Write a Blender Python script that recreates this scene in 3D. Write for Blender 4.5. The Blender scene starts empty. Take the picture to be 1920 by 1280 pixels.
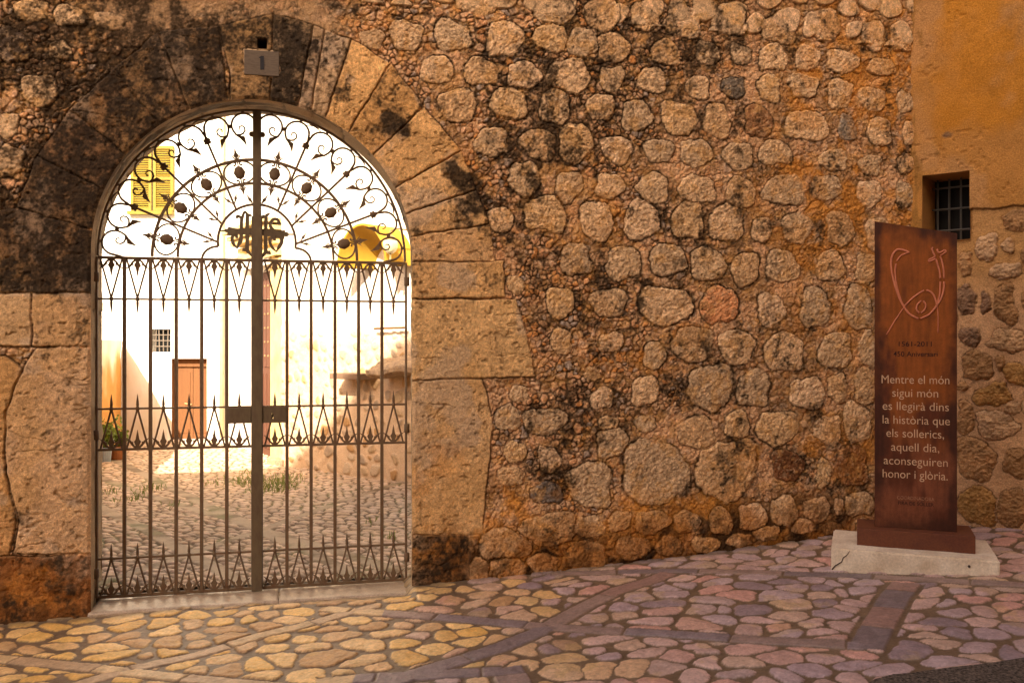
import bpy, bmesh, math, random
import numpy as np
from mathutils import Vector

# ------------------------------------------------------------------ camera, world, sun, exposure
S = bpy.context.scene
COL = S.collection
F, H = 1700.0, 1.6                       # focal length in photo pixels, eye height
cam = bpy.data.objects.new('camera', bpy.data.cameras.new('camera'))
COL.objects.link(cam)
cam.data.sensor_width = 36.0
cam.data.lens = 36.0 * F / 1920.0
cam.location = (0, 0, H)
cam.rotation_euler = (math.radians(90), 0, 0)
cam.data.clip_end = 500
S.camera = cam

SUN_EL, SUN_DX, SUN_DY = math.radians(33), 0.15, 0.9887
world = bpy.data.worlds.new('World')
S.world = world
world.use_nodes = True
wn = world.node_tree
bg = wn.nodes['Background']
sky = wn.nodes.new('ShaderNodeTexSky')
sky.sky_type = 'NISHITA'
sky.sun_disc = False
sky.sun_elevation = SUN_EL
sky.sun_rotation = math.atan2(-SUN_DX, -SUN_DY) % (2 * math.pi)
sky.air_density = 0.6
sky.dust_density = 4.0
sky.ozone_density = 0.3
tnt = wn.nodes.new('ShaderNodeMix'); tnt.data_type = 'RGBA'; tnt.blend_type = 'MULTIPLY'   # dusty golden air
tnt.inputs[0].default_value = 1.0; tnt.inputs[7].default_value = (1.0, 0.85, 0.69, 1)
wn.links.new(sky.outputs[0], tnt.inputs[6]); wn.links.new(tnt.outputs[2], bg.inputs[0])
bg.inputs[1].default_value = 0.15
sun = bpy.data.objects.new('sun', bpy.data.lights.new('sun', 'SUN'))
COL.objects.link(sun)
sun.data.energy = 3.6
sun.data.angle = math.radians(0.5)
sun.data.color = (1.0, 0.91, 0.76)
sun.rotation_euler = Vector((SUN_DX * math.cos(SUN_EL), SUN_DY * math.cos(SUN_EL), -math.sin(SUN_EL))).to_track_quat('-Z', 'Y').to_euler()
S.view_settings.view_transform = 'Standard'
S.view_settings.look = 'None'
S.view_settings.exposure = 1.85
S.view_settings.gamma = 1.0
S.cycles.use_denoising = True
S.cycles.denoiser = 'OPENIMAGEDENOISE'
S.cycles.diffuse_bounces = 5
S.cycles.max_bounces = 10

# ------------------------------------------------------------------ numpy noise
def _h(ix, iy, seed):
    x = (ix.astype(np.int64) * 374761393 + iy.astype(np.int64) * 668265263 + seed * 1442695041) & 0xffffffff
    x = ((x ^ (x >> 13)) * 1274126177) & 0xffffffff
    x = ((x ^ (x >> 16)) * 2246822519) & 0xffffffff
    return (x ^ (x >> 15)).astype(np.float64) / 4294967296.0

def vn(x, y, seed=0):
    x0, y0 = np.floor(x), np.floor(y)
    fx, fy = x - x0, y - y0
    fx = fx * fx * fx * (fx * (fx * 6 - 15) + 10); fy = fy * fy * fy * (fy * (fy * 6 - 15) + 10)
    a, b = _h(x0, y0, seed), _h(x0 + 1, y0, seed)
    c, d = _h(x0, y0 + 1, seed), _h(x0 + 1, y0 + 1, seed)
    return (a + (b - a) * fx) * (1 - fy) + (c + (d - c) * fx) * fy

def fbm(x, y, octv=4, seed=0, gain=0.5):
    s, a, t = 0.0, 1.0, 0.0
    for i in range(octv):
        s = s + a * vn(x * 2 ** i + 17.3 * i, y * 2 ** i - 9.1 * i, seed + i * 7)
        t += a; a *= gain
    return s / t

def ss(a, b, x):
    t = np.clip((x - a) / (b - a), 0, 1)
    return t * t * (3 - 2 * t)

def lerp(c, d, m):
    return c + (np.asarray(d, float) - c) * m[..., None]

def cells(x, y, seed=0, jit=0.8, k=14.0, shift=0.5, centre=False):
    """irregular cells on a staggered grid: (random value, smoothed distance to the cell edge)"""
    iy = np.floor(y)
    best = np.full(x.shape, 1e9); bx = np.zeros_like(x); by = np.zeros_like(x); bid = np.zeros_like(x); bid2 = np.zeros_like(x)
    cand = []
    for dy in (-1, 0, 1):
        yy = iy + dy
        sh = np.where(np.mod(yy, 2) == 0, 0.0, shift)
        ix = np.floor(x - sh)
        for dx in (-1, 0, 1):
            xx = ix + dx
            px = xx + sh + 0.5 + (_h(xx, yy, seed) - 0.5) * jit
            py = yy + 0.5 + (_h(xx, yy, seed + 51) - 0.5) * jit
            d = (px - x) ** 2 + (py - y) ** 2
            m = d < best
            best = np.where(m, d, best); bx = np.where(m, px, bx); by = np.where(m, py, by)
            bid = np.where(m, _h(xx, yy, seed + 99), bid); bid2 = np.where(m, _h(xx, yy, seed + 123), bid2)
    acc = np.zeros_like(x)
    for dy in (-2, -1, 0, 1, 2):
        yy = iy + dy
        sh = np.where(np.mod(yy, 2) == 0, 0.0, shift)
        ix = np.floor(x - sh)
        for dx in (-2, -1, 0, 1, 2):
            xx = ix + dx
            px = xx + sh + 0.5 + (_h(xx, yy, seed) - 0.5) * jit
            py = yy + 0.5 + (_h(xx, yy, seed + 51) - 0.5) * jit
            ddx, ddy = px - bx, py - by
            L = np.sqrt(ddx * ddx + ddy * ddy)
            ok = L > 1e-6
            L = np.where(ok, L, 1.0)
            e = ((0.5 * (px + bx) - x) * ddx + (0.5 * (py + by) - y) * ddy) / L
            acc += np.where(ok, np.exp(-k * np.clip(e, -1, 3)), 0.0)
    if centre: return bid, bid2, -np.log(acc + 1e-12) / k, bx, by
    return bid, bid2, -np.log(acc + 1e-12) / k

# ------------------------------------------------------------------ materials
def mat(name, color=(0.5, 0.5, 0.5), rough=0.85, spec=0.3, metal=0.0, attr=False, bump=0.0, bscale=60.0, var=0.0, vscale=8.0, var_col=None, speck=0.0, speck_scale=90.0, streak=1.0, detail=6.0):
    m = bpy.data.materials.new(name)
    m.use_nodes = True
    nt = m.node_tree; N = nt.nodes; L = nt.links
    b = N['Principled BSDF']
    b.inputs['Roughness'].default_value = rough
    b.inputs['Specular IOR Level'].default_value = spec
    b.inputs['Metallic'].default_value = metal
    tc = N.new('ShaderNodeTexCoord')
    mp = N.new('ShaderNodeMapping'); mp.inputs['Scale'].default_value = (1, 1, streak)
    L.new(tc.outputs['Object'], mp.inputs['Vector'])
    if attr:
        a = N.new('ShaderNodeAttribute'); a.attribute_name = 'Col'
        cs = a.outputs['Color']
    else:
        r = N.new('ShaderNodeRGB'); r.outputs[0].default_value = (*color, 1)
        cs = r.outputs[0]
    def noise(scale, det=detail):
        n = N.new('ShaderNodeTexNoise'); n.inputs['Scale'].default_value = scale; n.inputs['Detail'].default_value = det
        n.inputs['Roughness'].default_value = 0.6
        L.new(mp.outputs[0], n.inputs['Vector'])
        return n.outputs['Fac']
    def mixc(fac, c1, c2, mode='MIX'):
        x = N.new('ShaderNodeMix'); x.data_type = 'RGBA'; x.blend_type = mode
        if isinstance(fac, float): x.inputs[0].default_value = fac
        else: L.new(fac, x.inputs[0])
        for s, c in ((x.inputs[6], c1), (x.inputs[7], c2)):
            if isinstance(c, tuple): s.default_value = (*c, 1)
            else: L.new(c, s)
        return x.outputs[2]
    def ramp(f, lo, hi, a=0.0, bb=1.0):
        r = N.new('ShaderNodeMapRange'); L.new(f, r.inputs[0])
        r.inputs[1].default_value = lo; r.inputs[2].default_value = hi; r.inputs[3].default_value = a; r.inputs[4].default_value = bb
        return r.outputs[0]
    if var > 0:
        vc = var_col or tuple(c * 0.45 for c in color)
        cs = mixc(ramp(noise(vscale), 0.42, 0.7, 0.0, var), cs, vc)
    if speck > 0:
        g = ramp(noise(speck_scale, 3.0), 0.3, 0.7, 1 - speck, 1 + speck)
        cs = mixc(1.0, cs, g, 'MULTIPLY')
    L.new(cs, b.inputs['Base Color'])
    if bump > 0:
        bn = N.new('ShaderNodeBump'); bn.inputs['Strength'].default_value = 1.0; bn.inputs['Distance'].default_value = bump
        L.new(noise(bscale, 5.0), bn.inputs['Height'])
        L.new(bn.outputs[0], b.inputs['Normal'])
    return m

M = {}
M['masonry'] = mat('masonry', attr=True, rough=0.9, spec=0.15, bump=0.006, bscale=70, speck=0.30, speck_scale=110)
M['dressed'] = mat('dressed_stone', attr=True, rough=0.85, spec=0.2, bump=0.004, bscale=120, speck=0.34, speck_scale=150)
M['paving'] = mat('paving', attr=True, rough=0.5, spec=0.45, bump=0.0025, bscale=60, speck=0.16, speck_scale=90)
M['cobble'] = mat('courtyard_cobble', attr=True, rough=0.7, spec=0.3, bump=0.003, bscale=50, speck=0.15)
M['soil'] = mat('soil', (0.22, 0.17, 0.12), bump=0.01, bscale=30, var=0.5)
M['asphalt'] = mat('asphalt', (0.11, 0.082, 0.062), rough=0.9, bump=0.012, bscale=90, speck=1.0, speck_scale=75)
M['iron'] = mat('iron', (0.15, 0.098, 0.055), rough=0.62, spec=0.4, var=0.7, vscale=30, var_col=(0.13, 0.055, 0.025), bump=0.001, bscale=200)
M['iron_pale'] = mat('iron_post', (0.135, 0.098, 0.056), rough=0.6, spec=0.4, var=0.8, vscale=24, var_col=(0.09, 0.055, 0.035), bump=0.001, bscale=160, streak=0.4)
M['corten'] = mat('corten', (0.130, 0.036, 0.007), rough=0.72, spec=0.22, var=1.0, vscale=3.2, var_col=(0.038, 0.010, 0.006), speck=0.18, speck_scale=120, bump=0.0006, bscale=220, streak=0.35)
M['corten_base'] = mat('corten_base', (0.14, 0.043, 0.018), rough=0.6, spec=0.35, var=0.7, vscale=7, var_col=(0.09, 0.025, 0.015), speck=0.15, bump=0.0006, bscale=200)
M['inlay'] = mat('letter_inlay', (0.62, 0.42, 0.26), rough=0.6, var=0.6, vscale=25, var_col=(0.42, 0.20, 0.10))
M['emblem'] = mat('emblem_inlay', (0.55, 0.19, 0.10), rough=0.55, var=0.5, vscale=20, var_col=(0.46, 0.13, 0.06))
M['letter_dark'] = mat('letter_dark', (0.030, 0.010, 0.006), rough=0.8, var=0.3, vscale=40)
M['letter_dim'] = mat('letter_dim', (0.36, 0.17, 0.09), rough=0.7, var=0.7, vscale=60, var_col=(0.05, 0.015, 0.01))
M['limestone'] = mat('limestone', (0.76, 0.64, 0.50), rough=0.7, spec=0.3, var=0.7, vscale=6, var_col=(0.48, 0.35, 0.23), speck=0.16, speck_scale=70, bump=0.002, bscale=60)
M['sill'] = mat('sill_stone', (0.44, 0.33, 0.23), rough=0.32, spec=0.5, var=0.8, vscale=9, var_col=(0.26, 0.18, 0.12), speck=0.25, bump=0.0015, bscale=60)
M['crack'] = mat('crack', (0.06, 0.04, 0.03))
M['plaque'] = mat('plaque_stone', (0.135, 0.100, 0.072), rough=0.6, var=0.7, vscale=30, var_col=(0.08, 0.058, 0.042), bump=0.001, streak=4)
M['numeral'] = mat('numeral', (0.018, 0.017, 0.024), rough=0.6, var=0.3, vscale=90)
M['white_wall'] = mat('white_plaster', (0.74, 0.71, 0.65), rough=0.95, var=0.6, vscale=1.3, var_col=(0.64, 0.55, 0.38), bump=0.004, bscale=20)
M['cornice'] = mat('cornice_stone', (0.70, 0.53, 0.24), rough=0.9, var=0.6, vscale=4, var_col=(0.5, 0.33, 0.1), bump=0.004, bscale=25)
M['stained_wall'] = mat('stained_plaster', (0.70, 0.50, 0.26), rough=0.95, var=1.0, vscale=1.7, var_col=(0.50, 0.25, 0.07), bump=0.006, bscale=16)
M['ochre_dark'] = mat('ochre_wall_back', (0.40, 0.25, 0.10), rough=0.95, var=0.5, vscale=2)
M['arch_ochre'] = mat('ochre_arch', (0.46, 0.26, 0.025), rough=0.9, var=0.5, vscale=5, var_col=(0.26, 0.13, 0.014))
M['door'] = mat('door_wood', (0.17, 0.068, 0.02), rough=0.65, var=0.5, vscale=18, var_col=(0.12, 0.045, 0.013), streak=0.08, bump=0.001)
M['portal_wood'] = mat('portal_wood', (0.14, 0.055, 0.030), rough=0.7, var=0.5, vscale=14, var_col=(0.08, 0.033, 0.018), streak=0.1, bump=0.001)
M['shutter'] = mat('shutter_paint', (0.22, 0.15, 0.013), rough=0.6, var=0.3, vscale=14, var_col=(0.16, 0.105, 0.01))
M['dark'] = mat('dark_interior', (0.006, 0.005, 0.004), rough=0.9, var=0.4, vscale=5)
M['grille'] = mat('window_iron', (0.055, 0.05, 0.042), rough=0.55, spec=0.5, var=0.5, vscale=30, var_col=(0.09, 0.07, 0.05))
M['pale_grille'] = mat('pale_grille', (0.16, 0.13, 0.10), rough=0.6, var=0.4, vscale=30)
M['pipe'] = mat('drainpipe_paint', (0.62, 0.52, 0.30), rough=0.6, var=0.4, vscale=9)
M['tile'] = mat('mortar_cap', (0.42, 0.29, 0.17), rough=0.9, var=0.8, vscale=9, var_col=(0.22, 0.15, 0.10), speck=0.3, speck_scale=40, bump=0.02, bscale=22)
M['beam'] = mat('beam_wood', (0.20, 0.12, 0.07), rough=0.8, var=0.5, vscale=12, streak=0.2)
M['terracotta'] = mat('terracotta', (0.40, 0.15, 0.05), rough=0.8, var=0.5, vscale=9)
M['bluepot'] = mat('blue_grey_pot', (0.30, 0.35, 0.38), rough=0.6, var=0.4, vscale=12)
M['leaf'] = mat('plant_leaf', (0.19, 0.25, 0.03), rough=0.6, var=0.8, vscale=14, var_col=(0.09, 0.13, 0.018))
M['grass'] = mat('grass_blade', (0.22, 0.28, 0.06), rough=0.7, var=0.8, vscale=9, var_col=(0.32, 0.30, 0.10))
M['brass'] = mat('lantern_metal', (0.35, 0.24, 0.10), rough=0.5, metal=0.3, var=0.4, vscale=20)
M['lampglass'] = mat('lantern_glass', (0.72, 0.60, 0.36), rough=0.3, spec=0.5, var=0.3, vscale=10)

# ------------------------------------------------------------------ object helpers
def link(o, parent=None):
    COL.objects.link(o)
    if parent: o.parent = parent
    return o

def tag(o, label=None, cat=None, group=None, kind=None):
    if label: o['label'] = label
    if cat: o['category'] = cat
    if group: o['group'] = group
    if kind: o['kind'] = kind
    return o

def empty(name, loc, rz=0.0, parent=None):
    o = bpy.data.objects.new(name, None)
    o.location = loc; o.rotation_euler = (0, 0, rz)
    o.empty_display_size = 0.2
    return link(o, parent)

def raw_mesh(name, co, faces4, m, parent=None, col=None, smooth=True, loc=None, rz=0.0):
    me = bpy.data.meshes.new(name)
    co = np.asarray(co, np.float32); f = np.asarray(faces4, np.int32)
    me.vertices.add(len(co)); me.vertices.foreach_set('co', co.ravel())
    n = f.shape[1]
    me.loops.add(f.size); me.loops.foreach_set('vertex_index', f.ravel())
    me.polygons.add(len(f)); me.polygons.foreach_set('loop_start', np.arange(0, f.size, n, dtype=np.int32))
    me.update(calc_edges=True)
    me.polygons.foreach_set('use_smooth', np.full(len(f), smooth))
    if col is not None:
        a = me.color_attributes.new('Col', 'FLOAT_COLOR', 'POINT')
        c4 = np.ones((len(co), 4), np.float32); c4[:, :3] = np.clip(col, 0.004, 0.95)
        a.data.foreach_set('color', c4.ravel())
    me.materials.append(M[m] if isinstance(m, str) else m)
    me.validate()
    o = bpy.data.objects.new(name, me)
    if loc is not None: o.location = loc; o.rotation_euler = (0, 0, rz)
    return link(o, parent)

class MB:
    def __init__(s): s.v = []; s.f = []
    def add(s, vs, fs):
        b = len(s.v); s.v += [tuple(map(float, p)) for p in vs]; s.f += [tuple(i + b for i in q) for q in fs]; return s
    def box(s, x0, x1, y0, y1, z0, z1):
        vs = [(x, y, z) for z in (z0, z1) for y in (y0, y1) for x in (x0, x1)]
        return s.add(vs, [(0, 2, 3, 1), (4, 5, 7, 6), (0, 1, 5, 4), (2, 6, 7, 3), (0, 4, 6, 2), (1, 3, 7, 5)])
    def prism(s, pts, y0, y1):           # outline in (x, z) given thickness along y
        a = sum(pts[i][0] * pts[(i + 1) % len(pts)][1] - pts[(i + 1) % len(pts)][0] * pts[i][1] for i in range(len(pts)))
        if a < 0: pts = pts[::-1]
        n = len(pts)
        vs = [(p[0], y0, p[1]) for p in pts] + [(p[0], y1, p[1]) for p in pts]
        fs = [tuple(range(n)), tuple(reversed(range(n, 2 * n)))] + [(i + n, (i + 1) % n + n, (i + 1) % n, i) for i in range(n)]
        return s.add(vs, fs)
    def tube(s, pts, r, n=6, closed=False, flat=None):
        P = [Vector(p) for p in pts]; m = len(P)
        rs = r if isinstance(r, (list, tuple)) else [r] * m
        vs = []; fs = []
        up0 = None
        for i, p in enumerate(P):
            if closed: t = P[(i + 1) % m] - P[i - 1]
            else: t = P[min(i + 1, m - 1)] - P[max(i - 1, 0)]
            if t.length < 1e-9: t = Vector((0, 0, 1))
            t.normalize()
            ref = Vector((0, 1, 0)) if abs(t.y) < 0.9 else Vector((1, 0, 0))
            a = t.cross(ref).normalized(); b = a.cross(t).normalized()
            fl = 1.0 if flat is None else flat
            for k in range(n):
                q = 2 * math.pi * (k + 0.5) / n
                vs.append(p + a * (rs[i] * math.cos(q)) + b * (rs[i] * fl * math.sin(q)))
        last = m if closed else m - 1
        for i in range(last):
            j = (i + 1) % m
            for k in range(n):
                l = (k + 1) % n
                fs.append((i * n + k, i * n + l, j * n + l, j * n + k))
        if not closed:
            fs.append(tuple(reversed(range(n)))); fs.append(tuple(range((m - 1) * n, m * n)))
        return s.add(vs, fs)
    def lathe(s, prof, c=(0, 0, 0), n=12, axis='z', flat=1.0):
        vs = []; fs = []
        for (r, h) in prof:
            for k in range(n):
                q = 2 * math.pi * k / n
                x, y = r * math.cos(q), r * math.sin(q) * flat
                vs.append((c[0] + x, c[1] + y, c[2] + h) if axis == 'z' else (c[0] + x, c[1] + h, c[2] + y))
        for i in range(len(prof) - 1):
            for k in range(n):
                l = (k + 1) % n
                fs.append((i * n + k, i * n + l, (i + 1) * n + l, (i + 1) * n + k))
        fs.append(tuple(reversed(range(n)))); fs.append(tuple(range((len(prof) - 1) * n, len(prof) * n)))
        return s.add(vs, fs)
    def build(s, name, m, parent=None, bevel=0.0, smooth=False, loc=None, rz=0.0, rough=0.0):
        me = bpy.data.meshes.new(name)
        me.from_pydata(s.v, [], s.f)
        if bevel > 0 or rough > 0:
            bm = bmesh.new(); bm.from_mesh(me)
            if bevel > 0:
                bmesh.ops.bevel(bm, geom=bm.edges[:], offset=bevel, segments=2, profile=0.6, affect='EDGES')
            bm.to_mesh(me); bm.free()
        me.materials.append(M[m])
        if smooth: me.polygons.foreach_set('use_smooth', [True] * len(me.polygons))
        o = bpy.data.objects.new(name, me)
        if loc is not None: o.location = loc; o.rotation_euler = (0, 0, rz)
        return link(o, parent)

def copy_tree(o, parent=None):
    c = o.copy(); COL.objects.link(c); c.parent = parent
    for ch in list(o.children): copy_tree(ch, c)
    return c

# ------------------------------------------------------------------ survey: where a traced photo point lies on a real plane
def on_plane(px, py, origin, nrm):
    d = Vector(((px - 960) / F, 1.0, (640 - py) / F))
    o = Vector((0, 0, H))
    t = (Vector(origin) - o).dot(Vector(nrm)) / d.dot(Vector(nrm))
    return o + d * t

A13 = math.radians(13); CA, SA = math.cos(A13), math.sin(A13)
GX, GY = (480 - 960) / F * 5.85, 5.85            # gate centre on the ground
WN = (SA, -CA, 0)                                # wall normal, towards the street
def G(px, py, w=0.0):                            # gate-plane coordinates (u, v)
    p = on_plane(px, py, (GX + w * SA, GY - w * CA, 0), WN)
    return ((p.x - GX) * CA + (p.y - GY) * SA, p.z)
def W(px, py): return G(px, py, 0.25)
def wall_scale(px):                              # photo pixels per metre on the wall
    p = on_plane(px, 640, (GX + .25 * SA, GY - .25 * CA, 0), WN)
    return F / p.y
def gz(X, Y):                                    # street level (rises to the right, falls away from the wall)
    X = np.clip(X, -6.0, 5.0)
    yw = GY - .25 * CA + (X - GX - .25 * SA) * math.tan(A13)
    return .03 + .0323 * (X + .67) + .006 * (X + .67) * (X + 2.99) - .02 * np.clip(yw - Y, 0, 4) * CA
def ground_pt(px, py):
    z = 0.0
    for _ in range(12):
        Y = F * (H - z) / (py - 640); X = (px - 960) / F * Y
        z = float(gz(np.float64(X), np.float64(Y)))
    return X, Y
UC, UA, VS = 0.022, 0.956, 2.14                  # opening: centre, half width, springing height
CORNER_U = W(1715, 978)[0]

def grid_axis(segs):
    out = [segs[0][0]]
    for a, b, st in segs:
        n = max(1, int(round((b - a) / st)))
        out += list(np.linspace(a, b, n + 1)[1:])
    return np.array(out)
def grid_faces(nu, nv):
    i = np.arange(nu - 1); j = np.arange(nv - 1)
    a = (j[:, None] * nu + i[None, :]).ravel()
    return np.stack([a, a + 1, a + 1 + nu, a + nu], 1)

def paint_stones(U, V, table, seed, rough=0.010, dome=0.022, ang=0.10, warp=0.012, erode=0.36):
    """fieldstones given as (u, v, ru, rv): returns cover mask 0..1, edge value, height, stone id value, stone index"""
    mask = np.zeros_like(U); hgt = np.zeros_like(U); sid = np.zeros_like(U); idx = np.full(U.shape, -1, int)
    wu = (fbm(U * 9, V * 9, 3, seed) - .5) * 2 * warp + (fbm(U * 45, V * 45, 2, seed + 30) - .5) * 2 * warp * .35
    wv = (fbm(U * 9, V * 9, 3, seed + 5) - .5) * 2 * warp + (fbm(U * 45, V * 45, 2, seed + 35) - .5) * 2 * warp * .35
    us, vs = U[0, :], V[:, 0]
    er = (fbm(U * 11, V * 11, 4, seed + 80, .6) - .5) * erode
    rng = random.Random(seed)
    rm = np.full(U.shape, 9.0); r2 = np.full(U.shape, 9.0)
    for n, (cu, cv, ru, rv) in enumerate(table):
        a0 = np.searchsorted(us, cu - ru * 1.5 - .03); a1 = np.searchsorted(us, cu + ru * 1.5 + .03)
        b0 = np.searchsorted(vs, cv - rv * 1.5 - .03); b1 = np.searchsorted(vs, cv + rv * 1.5 + .03)
        ph = [rng.uniform(0, 6.28) for _ in range(4)]; rv0 = rng.random(); tl = rng.uniform(-.5, .5)
        if a1 <= a0 or b1 <= b0: continue
        sl = (slice(b0, b1), slice(a0, a1))
        x = (U[sl] + wu[sl] - cu) / ru; y = (V[sl] + wv[sl] - cv) / rv
        th = np.arctan2(y, x)
        r = (np.abs(x) ** 2.5 + np.abs(y) ** 2.5) ** (1 / 2.5)
        r = r * (1 + ang * np.sin(2 * th + ph[0]) * .6 + ang * np.sin(3 * th + ph[1]) * .8 + ang * .5 * np.sin(5 * th + ph[2]))
        r = r + er[sl] * np.clip(r, 0, 1)
        mm = ss(1.06, 0.92, r)
        h = dome * np.clip(1 - r ** 3.0, 0, 1) ** .55 * (1 + .25 * tl * y + .25 * (rv0 - .5) * x)
        up = r < rm[sl]
        r2[sl] = np.where(up, rm[sl], np.minimum(r2[sl], r)); rm[sl] = np.where(up, r, rm[sl])
        hgt[sl] = np.where(up, h, hgt[sl]); sid[sl] = np.where(up, rv0, sid[sl]); idx[sl] = np.where(up, n, idx[sl])
    mask = ss(1.06, 0.92, rm) * ss(.02, .16, r2 - rm)
    paint_stones.rm = rm
    hgt = hgt * (mask > .02); idx = np.where(mask > .3, idx, -1)
    hgt = hgt + mask * ((fbm(U * 22, V * 22, 3, seed + 60) - .5) * .8 * rough + (fbm(U * 70, V * 70, 3, seed + 70, .7) - .5) * 1.3 * rough)
    return mask, hgt, sid, idx

# ================================================================== THE STONE WALL
STONES = [(762,67,30,26),(847,68,33,28),(697,72,20,18),(947,73,32,32),(820,132,30,25),(902,135,28,27),(955,195,32,29),(858,198,33,31),(983,140,30,25),(1067,143,37,33),(1033,72,30,25),(1090,80,28,27),(1040,18,38,25),(893,8,35,18),(1040,200,28,32),(922,267,28,28),(1010,270,30,28),(1080,268,30,36),(983,335,29,32),(1067,350,26,27),(940,412,22,24),(1023,402,38,32),(1127,200,24,25),
(1130,27,32,28),(1210,30,28,25),(1283,42,33,30),(1367,37,32,30),(1463,53,35,27),(1547,47,30,27),(1637,67,24,26),(1637,5,28,15),(1690,70,20,28),(1150,90,30,28),(1248,100,28,22),(1327,100,22,22),(1388,103,20,18),(1450,108,28,24),(1513,107,24,22),(1580,115,34,20),(1653,125,26,17),(1147,148,22,24),(1223,152,27,22),(1308,165,24,20),(1375,163,23,19),(1443,167,22,26),(1505,162,27,23),(1575,175,24,28),(1638,185,26,21),(1697,190,18,20),(1193,217,26,29),(1272,223,35,29),(1345,227,24,30),(1422,227,26,28),(1513,237,44,28),(1588,240,16,26),(1650,247,24,26),(1703,250,13,22),(1158,280,30,25),(1237,282,27,22),(1305,287,32,24),(1385,293,30,24),(1455,287,31,23),(1563,300,28,20),(1633,310,22,18),(1699,307,16,18),(1145,350,27,24),(1225,353,30,27),(1307,355,33,28),(1388,363,27,30),(1470,357,37,30),(1550,353,30,25),(1630,363,25,22),(1696,367,18,24),
(1120,415,30,36),(1203,412,32,36),(1290,413,30,35),(1363,418,32,34),(1428,432,20,24),(1493,427,26,28),(1575,428,28,30),(1645,440,24,30),(1700,450,14,26),(1170,493,32,28),(1252,487,32,30),(1327,497,32,30),(1397,503,27,32),(1467,500,30,30),(1558,497,25,30),(1625,505,22,30),(1690,520,20,30),(1142,567,33,28),(1248,573,49,34),(1348,573,36,33),(1447,582,26,32),(1530,577,28,38),(1610,577,26,40),(1690,600,26,34),(1300,645,36,32),(1383,650,33,31),(1470,660,36,37),(1567,657,34,34),(1628,655,17,35),(1333,724,43,39),(1413,730,33,32),(1515,737,32,30),(1570,727,20,24),(1622,723,20,36),
(1080,488,30,28),(967,533,15,18),(1050,568,25,27),(1053,640,20,24),(1227,667,20,26),(1147,642,24,18),(1020,790,38,25),(1130,747,20,20),(1210,733,28,26),(1140,795,18,14),(952,783,22,22),(973,738,16,16),(1110,700,16,12),(1147,827,28,28),(1307,812,31,33),(1210,793,20,14),(965,847,20,20),(1030,862,19,25),(1027,923,28,20),(960,893,24,18),(1107,907,41,42),(1228,887,60,58),(1363,880,57,54),(1457,803,38,32),(1383,797,24,24),(1607,793,27,35),(1553,807,25,28),(1477,873,30,28),(1597,873,32,35),(1543,887,15,25),(1690,700,25,40),(1690,800,28,36),(1690,880,26,34),
(1027,990,55,28),(947,1020,50,28),(1220,977,32,22),(1283,977,24,20),(1347,973,22,23),(1407,967,26,24),(1467,957,27,27),(1527,953,26,20),(1567,947,9,15),(1607,943,28,22),(1500,983,24,13),(1553,987,20,12),(1610,985,26,14),(1433,997,26,14),(1380,1010,25,12),(1317,1017,25,14),(1017,1053,28,20),(1097,1040,34,25),(1182,1025,32,21),(947,1062,36,22),(895,1070,20,24),(1250,1020,28,16),(1100,985,28,20),(1160,975,22,18),(1690,960,28,26),(1650,960,14,20),
(23,87,26,32),(73,167,30,28),(113,93,18,18),(12,235,18,24),(60,20,30,20),(130,30,26,20),(20,300,22,26),(205,40,24,16)]
BLOCKS = [  # dressed stones: outline, tint, soot amount
 ([(433,150),(433,235),(505,235),(513,26),(411,48)],(.33,.24,.14),.55),
 ([(505,235),(553,235),(588,46),(513,26)],(.34,.27,.19),.80),
 ([(553,235),(577,240),(609,57),(588,46)],(.38,.31,.24),.45),
 ([(577,240),(600,250),(660,74),(609,57)],(.40,.32,.23),.30),
 ([(600,250),(636,275),(734,118),(660,74)],(.50,.36,.20),.04),
 ([(636,275),(690,300),(796,200),(734,118)],(.45,.31,.16),.38),
 ([(690,300),(725,362),(866,282),(796,200)],(.47,.34,.19),.15),
 ([(725,362),(745,405),(893,356),(866,282)],(.48,.36,.22),.22),
 ([(745,405),(752,446),(920,420),(893,356)],(.47,.35,.21),.25),
 ([(752,446),(752,491),(928,491),(920,420)],(.46,.34,.21),.18),
 ([(752,491),(752,561),(948,558),(946,489)],(.45,.33,.19),.20),
 ([(752,561),(752,713),(1004,706),(990,630),(968,560)],(.46,.35,.21),.04),
 ([(752,713),(752,1003),(905,1001),(915,880),(926,800),(913,735),(905,709)],(.45,.34,.21),.06),
 ([(752,1003),(752,1110),(874,1110),(880,1030),(876,1001)],(.31,.19,.09),.6),
 ([(433,235),(365,235),(297,60),(411,48)],(.31,.22,.13),.80),
 ([(365,235),(320,260),(212,128),(297,60)],(.30,.21,.13),.82),
 ([(320,260),(262,310),(130,205),(212,128)],(.31,.21,.12),.78),
 ([(262,310),(222,372),(70,290),(130,205)],(.30,.20,.12),.80),
 ([(222,372),(205,440),(30,390),(70,290)],(.29,.20,.12),.82),
 ([(205,440),(195,549),(-60,549),(-40,395),(30,390)],(.29,.20,.12),.80),
 ([(195,549),(195,652),(61,650),(59,549)],(.38,.29,.20),.15),
 ([(59,549),(61,650),(-90,648),(-90,549)],(.40,.33,.25),.12),
 ([(195,652),(195,1038),(24,1038),(34,980),(8,860),(12,770),(44,690),(70,652)],(.40,.31,.22),.06),
 ([(8,665),(44,690),(12,770),(8,860),(30,980),(18,1042),(-130,1042),(-130,660)],(.36,.25,.14),.12),
 ([(195,1040),(195,1180),(-130,1180),(-130,1044)],(.22,.12,.055),.35),
]
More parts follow.
